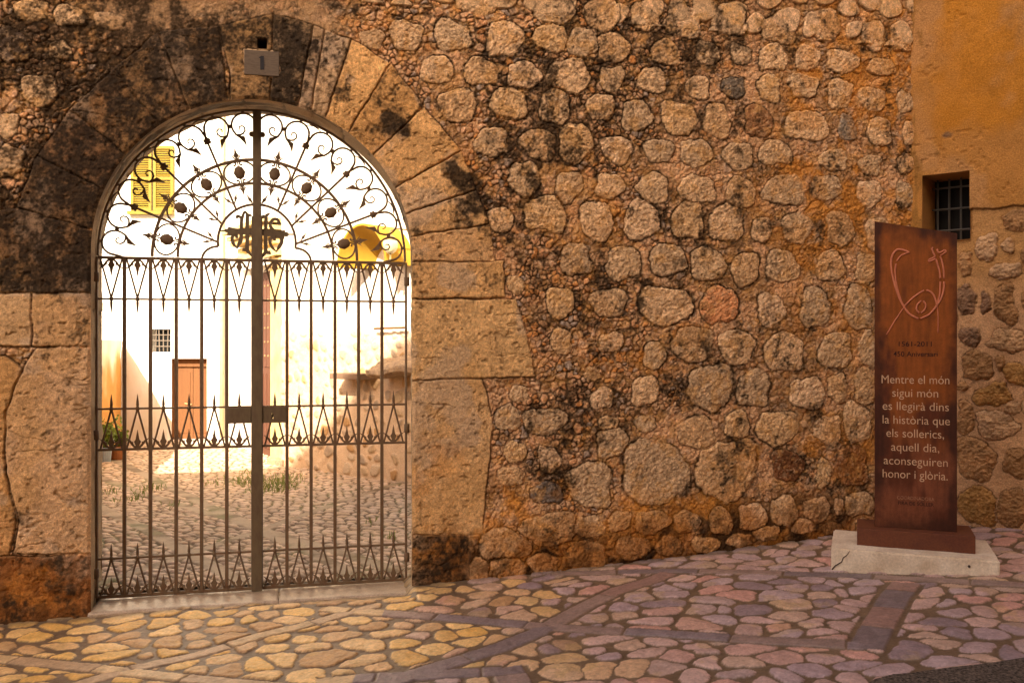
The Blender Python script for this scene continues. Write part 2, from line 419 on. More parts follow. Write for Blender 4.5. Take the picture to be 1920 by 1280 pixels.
SOOT = [(170,330,190,230,.85),(60,450,140,110,.85),(320,130,170,100,.8),(480,60,70,50,.6),(110,100,150,90,.95),(240,90,220,110,.85),(700,245,45,30,.7),(545,110,26,70,.75),(610,120,30,70,.4),(875,330,26,45,.7),(895,380,30,40,.7),(560,60,40,30,.5),
 (950,130,50,110,.55),(965,300,60,130,.75),(1060,170,70,140,.75),(1110,60,110,90,.6),(1130,240,50,90,.65),(945,430,45,70,.7),(1260,90,130,90,.5),(1400,60,110,70,.45),(1330,430,140,90,.35),(1000,480,60,90,.5),(1080,560,120,70,.35),(1290,700,130,80,.4),(1020,880,70,60,.6),(1360,270,120,60,.45),(1090,760,110,70,.5),(1400,860,50,90,.45),(1480,870,60,40,.45),(1220,200,130,90,.45),(1020,400,60,50,.45),(740,40,40,30,.3),(1450,360,60,60,.3),(1690,330,30,90,.3)]
OCHRE = [(1560,300,120,420,.75),(1690,250,60,420,.8),(1240,690,70,50,.6),(1290,560,40,60,.4),(1250,1000,520,70,.75),(1130,620,90,60,.45),(850,1000,120,60,.7),(1550,850,110,90,.65),(1180,420,60,60,.3),(1090,420,80,160,.35),(1000,960,140,60,.75),(1380,900,60,40,.7),(870,330,70,130,.3),(800,880,60,90,.3),(90,1110,120,60,.6),(700,60,90,50,.35),(1170,650,120,60,.3)]

def blob_map(U, V, tab, seed):
    m = np.zeros_like(U)
    wu = (fbm(U * 2.4, V * 2.4, 4, seed) - .5) * .55; wv = (fbm(U * 2.4, V * 2.4, 4, seed + 9) - .5) * .55
    for (px, py, rx, ry, s) in tab:
        cu, cv = W(px, py); k = wall_scale(px)
        d = np.sqrt(((U + wu - cu) / (rx / k)) ** 2 + ((V + wv - cv) / (ry / k)) ** 2)
        m = np.maximum(m, s * ss(1.25, .55, d))
    return m

us = grid_axis([(-5.0, -1.9, .10), (-1.9, -1.5, .02), (-1.5, 3.9, .0052), (3.9, CORNER_U, .0052)])
vs_ = grid_axis([(-.45, -.15, .03), (-.15, 4.05, .0052), (4.05, 4.16, .0138)])
U, V = np.meshgrid(us, vs_)
k0 = 1.0
tabU = []
for (px, py, rx, ry) in STONES:
    c = W(px, py); k = wall_scale(px)
    tabU.append((c[0], c[1], rx / k * 1.05 / CA, ry / k * 1.05))
mask, hst, sid, sidx = paint_stones(U, V, tabU, 3, rough=.012, dome=.006, ang=.085, warp=.015, erode=.27)
rmw = paint_stones.rm
# stones beyond the frame and in any untraced gap come from a loose field
bid, bid2, be = cells(U / .20, V / .18, 41, .7, 10)
far = ((U < -1.42) | (V > 3.75)).astype(float)
m2 = ss(.05, .12, be) * far
mask = np.maximum(mask, m2); hst = np.where(m2 > .3, np.maximum(hst, m2 * .008), hst); sid = np.where(m2 > .5, bid, sid)
# small packing stones (two sizes) between the big ones
wu = U + (fbm(U * 22, V * 22, 3, 11) - .5) * .030; wv = V + (fbm(U * 22, V * 22, 3, 12) - .5) * .030
c1, c1b, e1 = cells(wu / .066, wv / .058, 5, .9, 12)
c2, c2b, e2 = cells(wu / .038, wv / .034, 8, .9, 12)
pick = ss(.50, .58, vn(U * 7, V * 7, 77) * .6 + c1b * .4)
keep1 = (c1 > .12).astype(float); keep2 = (c2 > .18).astype(float)
chip = pick * ss(.05, .13, e1) * keep1 + (1 - pick) * ss(.05, .14, e2) * keep2
so0 = blob_map(U, V, SOOT, 81)
smear = np.clip(ss(.52, .66, fbm(U * 3.2, V * 3.2, 4, 14)) * .75 + .65 * ss(2.3, 3.4, U + (fbm(U * 2, V * 2, 3, 15) - .5)), 0, .9)
chip = chip * (1 - .8 * smear)
cv_ = np.where(pick > .5, c1, c2); cvb = np.where(pick > .5, c1b, c2b)
edge = np.where(pick > .5, e1, e2)
# dressed stones
bm_ = np.full(U.shape, -1e3); bi = np.full(U.shape, -1)
jw = (fbm(U * 12, V * 12, 4, 21) - .5) * .020; jv = (fbm(U * 12, V * 12, 4, 22) - .5) * .020
for n, (poly, tint, so) in enumerate(BLOCKS):
    P = [W(*q) for q in poly]
    ar = sum(P[i][0] * P[(i + 1) % len(P)][1] - P[(i + 1) % len(P)][0] * P[i][1] for i in range(len(P)))
    sg = 1 if ar > 0 else -1
    cu = sum(p[0] for p in P) / len(P); cv = sum(p[1] for p in P) / len(P)
    x, y = U + jw, V + jv
    inside = np.zeros(U.shape, bool); dist = np.full(U.shape, 1e3)
    for i in range(len(P)):
        (x0, y0), (x1, y1) = P[i], P[(i + 1) % len(P)]
        L2 = (x1 - x0) ** 2 + (y1 - y0) ** 2
        t = np.clip(((x - x0) * (x1 - x0) + (y - y0) * (y1 - y0)) / L2, 0, 1)
        dist = np.minimum(dist, np.hypot(x - x0 - t * (x1 - x0), y - y0 - t * (y1 - y0)))
        if abs(y1 - y0) > 1e-9:
            cr = ((y0 > y) != (y1 > y)) & (x < (x1 - x0) * (y - y0) / (y1 - y0) + x0)
            inside ^= cr
    sd = np.where(inside, dist, -dist)
    up = sd > bm_
    bm_ = np.where(up, sd, bm_); bi = np.where(up, n, bi)
blk = ss(-.004, .010, bm_)
bi = np.where(bm_ > -.003, bi, -1)
# heights
n_lo = fbm(U * 3.5, V * 3.5, 4, 31); n_mid = fbm(U * 14, V * 14, 4, 32); n_hi = fbm(U * 60, V * 60, 3, 33)
h_mort = -.002 + (n_mid - .5) * .020 + (n_hi - .5) * .012 + chip * .006 + ss(.0, .1, edge) * .003 - .003
h_rub = np.where(mask > 0, h_mort * (1 - mask) + (hst + .003) * mask, h_mort) - .009 * np.exp(-((mask - .40) / .24) ** 2) * ss(.26, .44, fbm(U * 5, V * 5, 3, 57) + .06 + .10 * so0)
pits = ss(.70, .77, fbm(U * 26, V * 34, 3, 35)); 
crk = ss(.016, .0, np.abs(fbm(U * 1.3 + V * .8, V * 3.6, 5, 36, .6) - .5)) * ss(.52, .60, fbm(U * 2.3, V * 2.3, 2, 37)) * .5
brough = np.take(np.array([.006] * 13 + [.02] + [.013] * 6 + [.007, .007, .009, .012, .028]), np.clip(bi, 0, None))
h_blk = .009 * ss(-.002, .010, bm_) + (n_mid - .5) * brough + (n_hi - .5) * .006 - pits * .006 - crk * .012 + (n_lo - .5) * .014
h = h_rub * (1 - blk) + h_blk * blk
h -= .008 * np.exp(-(bm_ / .0042) ** 2) * ss(.3, .6, fbm(U * 3, V * 3, 3, 65) + .08)
# smoother rough plaster above and left of the arch
pl = ss(1.05, .75, np.hypot((U - W(420, 20)[0]) / .85, (V - W(420, 20)[1]) / .36)) * (1 - blk)
h = h * (1 - .6 * pl) + ((n_mid - .5) * .018 + .004) * .6 * pl
# battered foot
h += .05 * ss(.55, .0, V - np.interp(U, [-1.5, .95, 4.7], [-.03, .03, .28])) * (1 - blk) * ss(.9, 1.5, np.abs(U))
# colours
R = np.zeros(U.shape + (3,))
R[:] = (.36, .225, .115)
R = lerp(R, (.58, .38, .23), ss(.38, .60, fbm(U * 5, V * 5, 3, 51)))
R = R * (.72 + .56 * fbm(U * 40, V * 40, 4, 52, .7))[..., None]
pal = np.array([(.60, .37, .22), (.58, .29, .11), (.56, .38, .25), (.38, .32, .28), (.62, .41, .27), (.48, .31, .18), (.62, .36, .20), (.53, .38, .27)])
chipc = pal[(cv_ * 977 % 1 * len(pal)).astype(int)]
R = R + (chipc - R) * (chip * .9)[..., None]
joint = (1 - ss(.03, .15, edge)) * ss(.30, .50, fbm(U * 6, V * 6, 3, 53) + .18 * so0 + .02)
R = lerp(R, (.036, .022, .013), joint * (.72 + .28 * so0) * (1 - .85 * smear))
spal = np.array([(.46, .365, .265), (.43, .34, .245), (.50, .39, .28), (.41, .33, .245), (.47, .36, .24), (.51, .405, .305), (.44, .33, .22)]) * np.array((1.18, 1.09, .97))
stc = spal[(sid * 7919 % 1 * len(spal)).astype(int)] * (.56 + .94 * fbm(U * 34, V * 34, 5, 55, .75))[..., None]
red = (sidx == STONES.index((1348,573,36,33)))
stc[red] = stc[red] * np.array((1.08, .80, .66))
for q, cc in (((1375,163,23,19), (.18,.15,.12)), ((1027,923,28,20), (.19,.16,.14)), ((1588,240,16,26), (.25,.21,.17)), ((1422,227,26,28), (.33,.19,.10)), ((1477,873,30,28), (.20,.10,.05)), ((1597,873,32,35), (.24,.12,.06)), ((23,87,26,32), (.12,.09,.07))):
    k_ = sidx == STONES.index(q)
    stc[k_] = np.array(cc) * (.8 + .5 * n_mid[k_])[:, None]
R = R + (stc - R) * ss(.35, .8, mask)[..., None]
rim = np.exp(-((mask - .30) / .22) ** 2) * (mask > .01)
R = lerp(R, (.04, .026, .016), rim * ss(.27, .43, fbm(U * 5, V * 5, 3, 57) + .05 + .12 * so0) * .97 * (1 - .45 * ss(2.4, 3.8, U)))
net = np.exp(-((rmw - 1.04 - (fbm(U * 30, V * 30, 3, 59) - .5) * .12) / .060) ** 2) * ss(.45, .56, fbm(U * 4.2, V * 4.2, 4, 58) + .05 + .15 * so0 - .05 * ss(2.6, 3.8, U))
R = lerp(R, (.034, .022, .012), net * .85)
fine = fbm(U * 58, V * 58, 4, 87, .7); fin2 = fbm(U * 42 + 5, V * 42, 4, 88, .7)
R = lerp(R, (.075, .048, .026), ss(.57, .67, fine) * (.22 + .50 * so0))
R = lerp(R, (.56, .42, .28), ss(.57, .67, fin2) * .42)
R = lerp(R, (.50, .31, .13), ss(.54, .66, fbm(U * 12, V * 12, 5, 89, .65)) * .50)
# plaster tone above the arch
R = lerp(R, (.33, .235, .15), pl * .7)
# blocks
tint = np.array([b[1] for b in BLOCKS])[np.clip(bi, 0, None)]
bso = np.array([b[2] for b in BLOCKS])[np.clip(bi, 0, None)]
tb = tint * (.78 + .44 * fbm(U * 9, V * 9, 5, 61, .6))[..., None]
tb = tb * np.array((1.20, 1.09, .97)) * (.72 + .56 * fbm(U * 70, V * 70, 3, 66, .7))[..., None]; tb = lerp(tb, (.48, .31, .14), ss(.50, .68, fbm(U * 3, V * 3, 4, 62)) * .40)
tb = lerp(tb, (.44, .36, .29), ss(.56, .68, fbm(U * 4, V * 4, 4, 63)) * .45)
tb = lerp(tb, (.10, .065, .035), np.maximum(crk * .6, pits * .35))
R = R + (tb - R) * blk[..., None]
R = lerp(R, (.06, .036, .018), np.exp(-(bm_ / .0045) ** 2) * ss(.34, .60, fbm(U * 4, V * 4, 3, 64) + .05) * .85)
# lichen and iron-coloured stain, black crust
oc = blob_map(U, V, OCHRE, 71)
oc_n = ss(.40, .62, fbm(U * 6, V * 6, 5, 72, .6))
R = lerp(R, (.50, .245, .055), np.clip(oc * oc_n * (1 - .55 * mask), 0, .85))
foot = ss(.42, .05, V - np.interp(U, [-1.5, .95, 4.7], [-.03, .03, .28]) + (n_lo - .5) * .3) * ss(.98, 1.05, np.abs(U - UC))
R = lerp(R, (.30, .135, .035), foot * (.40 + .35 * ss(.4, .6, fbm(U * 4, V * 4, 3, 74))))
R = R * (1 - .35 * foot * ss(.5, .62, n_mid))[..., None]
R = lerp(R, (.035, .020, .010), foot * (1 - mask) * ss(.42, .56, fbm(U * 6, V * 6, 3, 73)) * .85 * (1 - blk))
so = np.maximum(so0 * (1 - .35 * mask * (1 - blk)), blk * bso)
so_n = .55 * fbm(U * 7, V * 7, 5, 82, .65) + .45 * fbm(U * 28, V * 28, 4, 83, .65)
so_f = fbm(U * 75, V * 75, 3, 84)
run = fbm(U * 11, V * 1.6, 4, 85)
crust = ss(.54, .76, so_n * .75 + run * .25 + so * .27 + (so_f - .5) * .16 - .075 * blk * ss(.3, .1, so))
R = lerp(R, (.050, .034, .020), crust * (.80 + .14 * ss(.4, .6, so_f)))
R = R * (1 - .40 * ss(.2, .9, so) * blk)[..., None]
PXS = [(470,120)]
h_edge = np.where(V < VS, UA - np.abs(U - UC), np.hypot(U - UC, V - VS) * -1 + UA)     # >0 inside the opening
arris = ss(.0, .022, -h_edge)
h = h * arris - .0 * (1 - arris)
# putlog hole above the plaque
ph = np.maximum(np.abs(U - W(492, 82)[0]) / .026, np.abs(V - W(492, 82)[1]) / .030)
h -= .09 * ss(1.15, .8, ph); R = lerp(R, (.02, .015, .01), ss(1.2, .8, ph))

co = np.stack([U, -.25 - h, V], -1).reshape(-1, 3)
TOP = lambda u: 3.64 + .0852 * (u + 1.43)
faces = grid_faces(len(us), len(vs_)); faces = faces[(V - TOP(U) < .02).ravel()[faces].all(1)]
ins = (h_edge > 0).ravel()
faces = faces[~ins[faces].all(1)]
# pull the stepped rim of the grid onto the true arch line
uu, vv = co[:, 0].copy(), co[:, 2].copy()
low = vv < VS
co[:, 0] = np.where(ins & low, UC + np.sign(uu - UC) * UA, co[:, 0])
rr = np.hypot(uu - UC, vv - VS); rr = np.where(rr < 1e-6, 1, rr)
co[:, 0] = np.where(ins & ~low, UC + (uu - UC) / rr * UA, co[:, 0])
co[:, 2] = np.where(ins & ~low, VS + (vv - VS) / rr * UA, co[:, 2])
co[:, 1] = np.where(ins, -.25, co[:, 1])
R = R * (.70 + .60 * fbm(U * 62, V * 62, 3, 86, .7))[..., None]
R = (np.clip(R, .004, 1) / .30) ** 1.27 * .30
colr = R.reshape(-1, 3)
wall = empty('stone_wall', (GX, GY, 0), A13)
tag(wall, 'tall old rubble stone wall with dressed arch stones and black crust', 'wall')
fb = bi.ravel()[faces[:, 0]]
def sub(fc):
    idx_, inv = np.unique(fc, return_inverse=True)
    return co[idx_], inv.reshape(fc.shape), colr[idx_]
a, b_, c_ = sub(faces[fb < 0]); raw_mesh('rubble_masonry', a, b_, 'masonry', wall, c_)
for n in range(len(BLOCKS)):
    sel = faces[fb == n]
    if len(sel) < 50: continue
    a, b_, c_ = sub(sel)
    raw_mesh('voussoir' if (n < 10 or 14 <= n <= 19) else 'jamb_stone', a, b_, 'dressed', wall, c_)
# reveal of the opening
path = [(UC + UA, v) for v in np.linspace(-.12, VS, 110)] + [(UC + UA * math.cos(t), VS + UA * math.sin(t)) for t in np.linspace(0, math.pi, 190)[1:-1]] + [(UC - UA, v) for v in np.linspace(VS, -.12, 110)]
path = np.array(path)
dep = np.concatenate([np.linspace(0, .30, 26), np.linspace(.30, .70, 6)[1:]])
nrm2 = np.where((path[:, 1] < VS)[:, None], np.stack([np.sign(path[:, 0] - UC), 0 * path[:, 0]], 1), np.stack([(path[:, 0] - UC) / UA, (path[:, 1] - VS) / UA], 1))
arc = np.concatenate([[0], np.cumsum(np.hypot(*np.diff(path, axis=0).T))])
DD, AA = np.meshgrid(dep, arc)
rh = ((fbm(AA * 7, DD * 7, 4, 91) - .5) * .022 + (fbm(AA * 40, DD * 40, 3, 92) - .5) * .006) * ss(0, .04, DD) + .030 * ss(0, .25, DD) + .05 * ss(.29, .31, DD)
jn = np.zeros_like(AA)
for ja in np.cumsum([.0, .35, .68, .48, .22, .21, .19, .28, .30, .30, .22, .20, .18, .24, .27, .28, .30, .29, .3, .33, .9]): jn = np.maximum(jn, np.exp(-((AA - ja - (fbm(DD * 9, AA * 3, 2, 93) - .5) * .02) / .006) ** 2))
rh += jn * .010
rco = np.stack([path[:, 0][:, None] + nrm2[:, 0][:, None] * rh, -.25 + DD, path[:, 1][:, None] + nrm2[:, 1][:, None] * rh], -1).reshape(-1, 3)
rc = np.zeros(AA.shape + (3,)); rc[:] = (.42, .30, .17)
rc = rc * (.75 + .5 * fbm(AA * 8, DD * 8, 4, 94))[..., None]
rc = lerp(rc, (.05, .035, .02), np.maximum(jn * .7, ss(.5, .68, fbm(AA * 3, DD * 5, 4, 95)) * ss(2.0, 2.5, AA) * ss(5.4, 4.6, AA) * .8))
raw_mesh('arch_reveal', rco, grid_faces(len(dep), len(path))[:, ::-1], 'dressed', wall, rc.reshape(-1, 3))
# back face, coping
ub = grid_axis([(-5.0, -1.2, .4), (-1.2, 1.2, .02), (1.2, CORNER_U, .4)]); vb = grid_axis([(-.45, 3.2, .02), (3.2, 4.16, .3)])
UB, VB = np.meshgrid(ub, vb); UA2 = UA + .08
ib = (np.where(VB < VS, UA2 - np.abs(UB - UC), UA2 - np.hypot(UB - UC, VB - VS)) > 0).ravel()
cb = np.stack([UB, UB * 0 + .45, VB], -1).reshape(-1, 3)
lw = cb[:, 2] < VS; rb2 = np.maximum(np.hypot(cb[:, 0] - UC, cb[:, 2] - VS), 1e-6); u_, v_ = cb[:, 0].copy(), cb[:, 2].copy()
cb[:, 0] = np.where(ib & lw, UC + np.sign(u_ - UC) * UA2, np.where(ib, UC + (u_ - UC) / rb2 * UA2, u_)); cb[:, 2] = np.where(ib & ~lw, VS + (v_ - VS) / rb2 * UA2, v_)
fbk = grid_faces(len(ub), len(vb)); fbk = fbk[~ib[fbk].all(1) & (VB - TOP(UB) < .06).ravel()[fbk].all(1)][:, ::-1]
raw_mesh('back_face', cb, fbk, 'ochre_dark', wall)
cpb = MB(); cpb.add([(u_, y_, TOP(u_) + d_) for d_ in (-.02, .07) for u_, y_ in ((-5.02, -.28), (CORNER_U, -.28), (CORNER_U, .48), (-5.02, .48))], [(3, 2, 1, 0), (4, 5, 6, 7), (0, 1, 5, 4), (1, 2, 6, 5), (2, 3, 7, 6), (3, 0, 4, 7)]); cpb.build('coping', 'tile', wall)

# number plaque
pu, pv = W(491, 120)
plq = empty('number_plaque', (GX + pu * CA + .29 * SA, GY + pu * SA - .29 * CA, pv), A13)
tag(plq, 'small grey stone number plaque set in the arch above the gate', 'house number')
MB().box(-.104, .104, .022, .045, -.076, .076).build('plate', 'plaque', plq, bevel=.003)
MB().box(-.116, .116, .030, .045, -.088, .088).build('mortar_bed', 'tile', plq, bevel=.012)
nm = MB().prism([(-.009, -.040), (.013, -.040), (.013, .043), (-.003, .043), (-.018, .032), (-.009, .027)], -.0150 + .034, .0225)
nm.build('numeral', 'numeral', plq)

# ================================================================== GROUND
big = MB(); big.add([(-60, -60, -.75), (60, -60, -.75), (60, 60, -.75), (-60, 60, -.75)], [(0, 1, 2, 3)])
tag(big.build('ground', 'soil'), 'bare earth ground far around the street', 'ground', kind='structure')

BANDS = [([(-260,1205),(0,1235),(167,1253),(283,1267),(400,1278),(560,1292)],.105,.52),([(120,1292),(247,1255),(363,1230),(480,1196),(563,1176),(640,1153),(700,1138)],.10,.50),([(615,1143),(773,1155),(887,1163),(993,1172),(1123,1182),(1207,1186),(1340,1195),(1447,1203),(1612,1213)],.11,.55),
 ([(700,1292),(803,1257),(940,1213),(1010,1184),(1097,1137),(1160,1107),(1213,1092),(1253,1077)],.13,.6),([(600,1282),(683,1273),(793,1267),(935,1258)],.12,.5),([(950,1254),(975,1300)],.17,.5),([(1040,1076),(1253,1071),(1420,1073),(1527,1077),(1633,1081),(1730,1086),(1907,1096),(2050,1104)],.10,.52),([(1697,1095),(1673,1127),(1657,1157),(1640,1187),(1625,1216)],.17,.33)]
xs = grid_axis([(-9, -3.6, .12), (-3.6, 4.0, .0068), (4.0, 9, .12)])
ys = grid_axis([(-4, 3.7, .10), (3.7, 7.05, .0078), (7.05, 8.2, .06)])
X, Y = np.meshgrid(xs, ys)
wx = X + (fbm(X * 3, Y * 3, 3, 101) - .5) * .16; wy = Y + (fbm(X * 3, Y * 3, 3, 102) - .5) * .16
wx2 = wx + (fbm(X * 18, Y * 18, 3, 103) - .5) * .026; wy2 = wy + (fbm(X * 18, Y * 18, 3, 104) - .5) * .026
i1, i1b, ed, cbx, cby = cells(wx2 / .185, wy2 / .155, 107, .88, 9.5, centre=True)
wj = .014 * ss(.6, -1.0, X + (fbm(X * .7, Y * .7, 2, 119) - .5) * 2)
stone = ss(.022, .052, ed - (i1b - .5) * .05 - wj * 1.2)
dome = np.sqrt(np.clip((ed - .03) / .22, 0, 1))
bd = np.full(X.shape, 9.0); bt = np.zeros_like(X); bw = np.zeros_like(X); bl = np.ones_like(X); bn = np.zeros_like(X)
for n, (pts, wdt, ln) in enumerate(BANDS):
    q = [ground_pt(*p) for p in pts]; s0 = 0.0
    for (x0, y0), (x1, y1) in zip(q[:-1], q[1:]):
        L = math.hypot(x1 - x0, y1 - y0); tx, ty = (x1 - x0) / L, (y1 - y0) / L
        t = (X - x0) * tx + (Y - y0) * ty; d = np.abs(-(X - x0) * ty + (Y - y0) * tx)
        d = np.where((t > -.02) & (t < L + .02), d, 9.0) / (wdt * .5)
        up = d < bd
        bd = np.where(up, d, bd); bt = np.where(up, s0 + t, bt); bw = np.where(up, wdt, bw); bl = np.where(up, ln, bl); bn = np.where(up, n, bn)
        s0 += L
inb = ss(1.34, 1.18, bd)
si = np.floor(bt / bl + .37 * bn); sf = bt / bl + .37 * bn - si
sh = _h(si, bn, 131)
slab_e = np.minimum((1 - bd) * bw * .5, np.minimum(sf, 1 - sf) * bl) + (fbm(X * 30, Y * 30, 3, 132) - .5) * .010
slab = ss(.002, .010, slab_e)
stone = stone * (1 - inb); 
rough_ = (fbm(X * 30, Y * 30, 4, 109) - .5)
tilt = (i1 - .5) * (wx * 7 % 1 - .5) * 0
hz = stone * (.004 + .0055 * dome + (i1b - .5) * .007 + rough_ * .008) + inb * slab * (.008 + (sh - .5) * .004 + rough_ * .004) + (fbm(X * 40, Y * 40, 3, 110) - .5) * .004
Z = gz(X, Y) + hz + (fbm(X * 1.1, Y * 1.1, 3, 111) - .5) * .02
ug = (X - GX) * CA + (Y - GY) * SA; wg = (X - GX) * SA - (Y - GY) * CA
lim = -.020 + .16 * np.clip(wg - .30, 0, 1) + hz
inside = ss(.97, .90, np.abs(ug - UC))
Z = Z * (1 - inside) + np.minimum(Z, lim) * inside
PC = np.zeros(X.shape + (3,)); PC[:] = (.175, .122, .078)
PC = PC * (.7 + .6 * fbm(X * 9, Y * 9, 4, 112))[..., None]
warm = np.array([(.62, .42, .16), (.55, .36, .13), (.48, .33, .18), (.62, .44, .21), (.42, .27, .13), (.54, .38, .20)])  # sandy stones, with the golden glow before the gate put into their colour
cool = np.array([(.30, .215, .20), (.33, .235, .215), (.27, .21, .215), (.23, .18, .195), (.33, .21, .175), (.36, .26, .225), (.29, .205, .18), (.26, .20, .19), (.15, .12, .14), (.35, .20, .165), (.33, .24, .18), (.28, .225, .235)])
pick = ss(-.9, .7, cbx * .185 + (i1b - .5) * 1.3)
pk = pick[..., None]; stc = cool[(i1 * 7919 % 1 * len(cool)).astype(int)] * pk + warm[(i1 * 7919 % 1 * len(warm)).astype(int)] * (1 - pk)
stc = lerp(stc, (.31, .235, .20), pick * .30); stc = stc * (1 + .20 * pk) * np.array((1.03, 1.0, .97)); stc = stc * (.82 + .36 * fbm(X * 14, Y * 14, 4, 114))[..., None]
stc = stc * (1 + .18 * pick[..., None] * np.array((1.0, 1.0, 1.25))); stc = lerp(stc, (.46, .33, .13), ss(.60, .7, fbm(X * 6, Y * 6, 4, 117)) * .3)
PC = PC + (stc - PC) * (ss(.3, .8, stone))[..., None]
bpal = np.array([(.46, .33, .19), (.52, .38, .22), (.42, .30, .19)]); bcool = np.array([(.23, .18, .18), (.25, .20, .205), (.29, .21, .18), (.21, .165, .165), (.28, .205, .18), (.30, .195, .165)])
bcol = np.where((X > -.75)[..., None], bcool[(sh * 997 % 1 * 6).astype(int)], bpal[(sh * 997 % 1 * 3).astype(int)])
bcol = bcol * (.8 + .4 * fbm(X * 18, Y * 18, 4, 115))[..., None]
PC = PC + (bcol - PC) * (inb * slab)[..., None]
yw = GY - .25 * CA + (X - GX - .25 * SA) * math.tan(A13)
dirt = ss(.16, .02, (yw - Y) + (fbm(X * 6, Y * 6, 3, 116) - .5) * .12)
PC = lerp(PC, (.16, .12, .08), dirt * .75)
PC = PC * (.76 + .48 * fbm(X * 55, Y * 55, 3, 118, .7))[..., None]; PC = (np.clip(PC, .004, 1) / .28) ** 1.2 * .28
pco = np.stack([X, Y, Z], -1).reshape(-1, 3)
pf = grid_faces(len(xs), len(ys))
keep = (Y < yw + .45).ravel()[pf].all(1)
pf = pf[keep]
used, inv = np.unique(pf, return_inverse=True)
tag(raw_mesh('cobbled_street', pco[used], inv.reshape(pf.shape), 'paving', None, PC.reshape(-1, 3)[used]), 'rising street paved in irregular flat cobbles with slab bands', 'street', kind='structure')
# asphalt strip in the near right corner
ap = [ground_pt(1590, 1312), ground_pt(1640, 1281), ground_pt(1675, 1272), ground_pt(1710, 1270), ground_pt(1770, 1261), ground_pt(1850, 1252), ground_pt(1925, 1241), (4.6, 4.9), (4.6, 3.4), (1.4, 3.4)]
bm = bmesh.new(); fv = []
for (x, y) in ap: fv.append(bm.verts.new((x, y, float(gz(np.float64(x), np.float64(y))) + .0225)))
fc = bm.faces.new(fv)
if fc.normal.z < 0: fc.normal_flip()
bmesh.ops.triangulate(bm, faces=bm.faces[:]); bmesh.ops.subdivide_edges(bm, edges=bm.edges[:], cuts=8, use_grid_fill=True)
for v in bm.verts: v.co.z = float(gz(np.float64(v.co.x), np.float64(v.co.y))) + .0225 + .003 * math.sin(v.co.x * 9) * math.sin(v.co.y * 11)
me = bpy.data.meshes.new('asphalt_road'); bm.to_mesh(me); bm.free(); me.materials.append(M['asphalt'])
tag(link(bpy.data.objects.new('asphalt_road', me)), 'dark asphalt road edge in the near right corner', 'road', kind='structure')

# courtyard paving behind the gate
xs = grid_axis([(-9, -6.4, .2), (-6.4, -.4, .0125), (-.4, 9, .3)]); ys = grid_axis([(5.0, 13.0, .0125), (13.0, 15.0, .025), (15., 20., .5)])
X, Y = np.meshgrid(xs, ys)
rx, ry = X * .9 - Y * .44, X * .44 + Y * .9
wx = rx + (fbm(X * 4, Y * 4, 3, 201) - .5) * .07; wy = ry + (fbm(X * 4, Y * 4, 3, 202) - .5) * .07
i1, i1b, ed = cells(wx / .125, wy / .082, 207, .8, 12)
st = ss(.05, .13, ed)
def line_d(p, q):
    (x0, y0), (x1, y1) = p, q; L = math.hypot(x1 - x0, y1 - y0)
    return np.abs((X - x0) * (y1 - y0) - (Y - y0) * (x1 - x0)) / L
def cp(px, py): Yy = F * H / (py - 640); return ((px - 960) / F * Yy, Yy)
lb = np.minimum(np.minimum(line_d(cp(240, 980), cp(420, 1078)), line_d(cp(360, 935), cp(465, 985))), line_d(cp(200, 905), cp(330, 945)))
lb = np.minimum(lb, line_d(cp(300, 1060), cp(700, 925)) + .02)
inl = ss(.075, .06, lb + (fbm(X * 9, Y * 9, 3, 214) - .5) * .03)
st = st * (1 - inl)
Zc = .004 + st * (.006 + .014 * np.sqrt(np.clip(ed * 2, 0, 1)) + (i1 - .5) * .010) + inl * .014 + (fbm(X * 20, Y * 20, 3, 210) - .5) * .006 + (fbm(X * .8, Y * .8, 2, 211) - .5) * .05 * ss(6.5, 7.5, Y)
CC = np.zeros(X.shape + (3,)); CC[:] = (.17, .11, .055)
CC = lerp(CC, (.16, .15, .05), ss(.55, .7, fbm(X * 2.2, Y * 2.2, 4, 212)) * .7)
pal = np.array([(.62, .45, .31), (.55, .40, .27), (.64, .47, .32), (.50, .37, .25), (.58, .41, .26)])
sc = pal[(i1b * 991 % 1 * 5).astype(int)] * (.8 + .4 * fbm(X * 9, Y * 9, 4, 213))[..., None]
CC = CC + (sc - CC) * ss(.3, .8, st)[..., None]
CC = lerp(CC, (.44, .33, .22), inl * .7 * ss(.3, .6, fbm(X * 5, Y * 5, 4, 215)))
yw2 = GY + .05 * CA + (X - GX + .05 * SA) * math.tan(A13)
cf = grid_faces(len(xs), len(ys)); cf = cf[(Y > yw2 + .02).ravel()[cf].all(1)]
used, inv = np.unique(cf, return_inverse=True)
tag(raw_mesh('courtyard_paving', np.stack([X, Y, Zc], -1).reshape(-1, 3)[used], inv.reshape(cf.shape), 'cobble', None, CC.reshape(-1, 3)[used]), 'small worn cobbles of the courtyard behind the gate', 'paving', kind='structure')

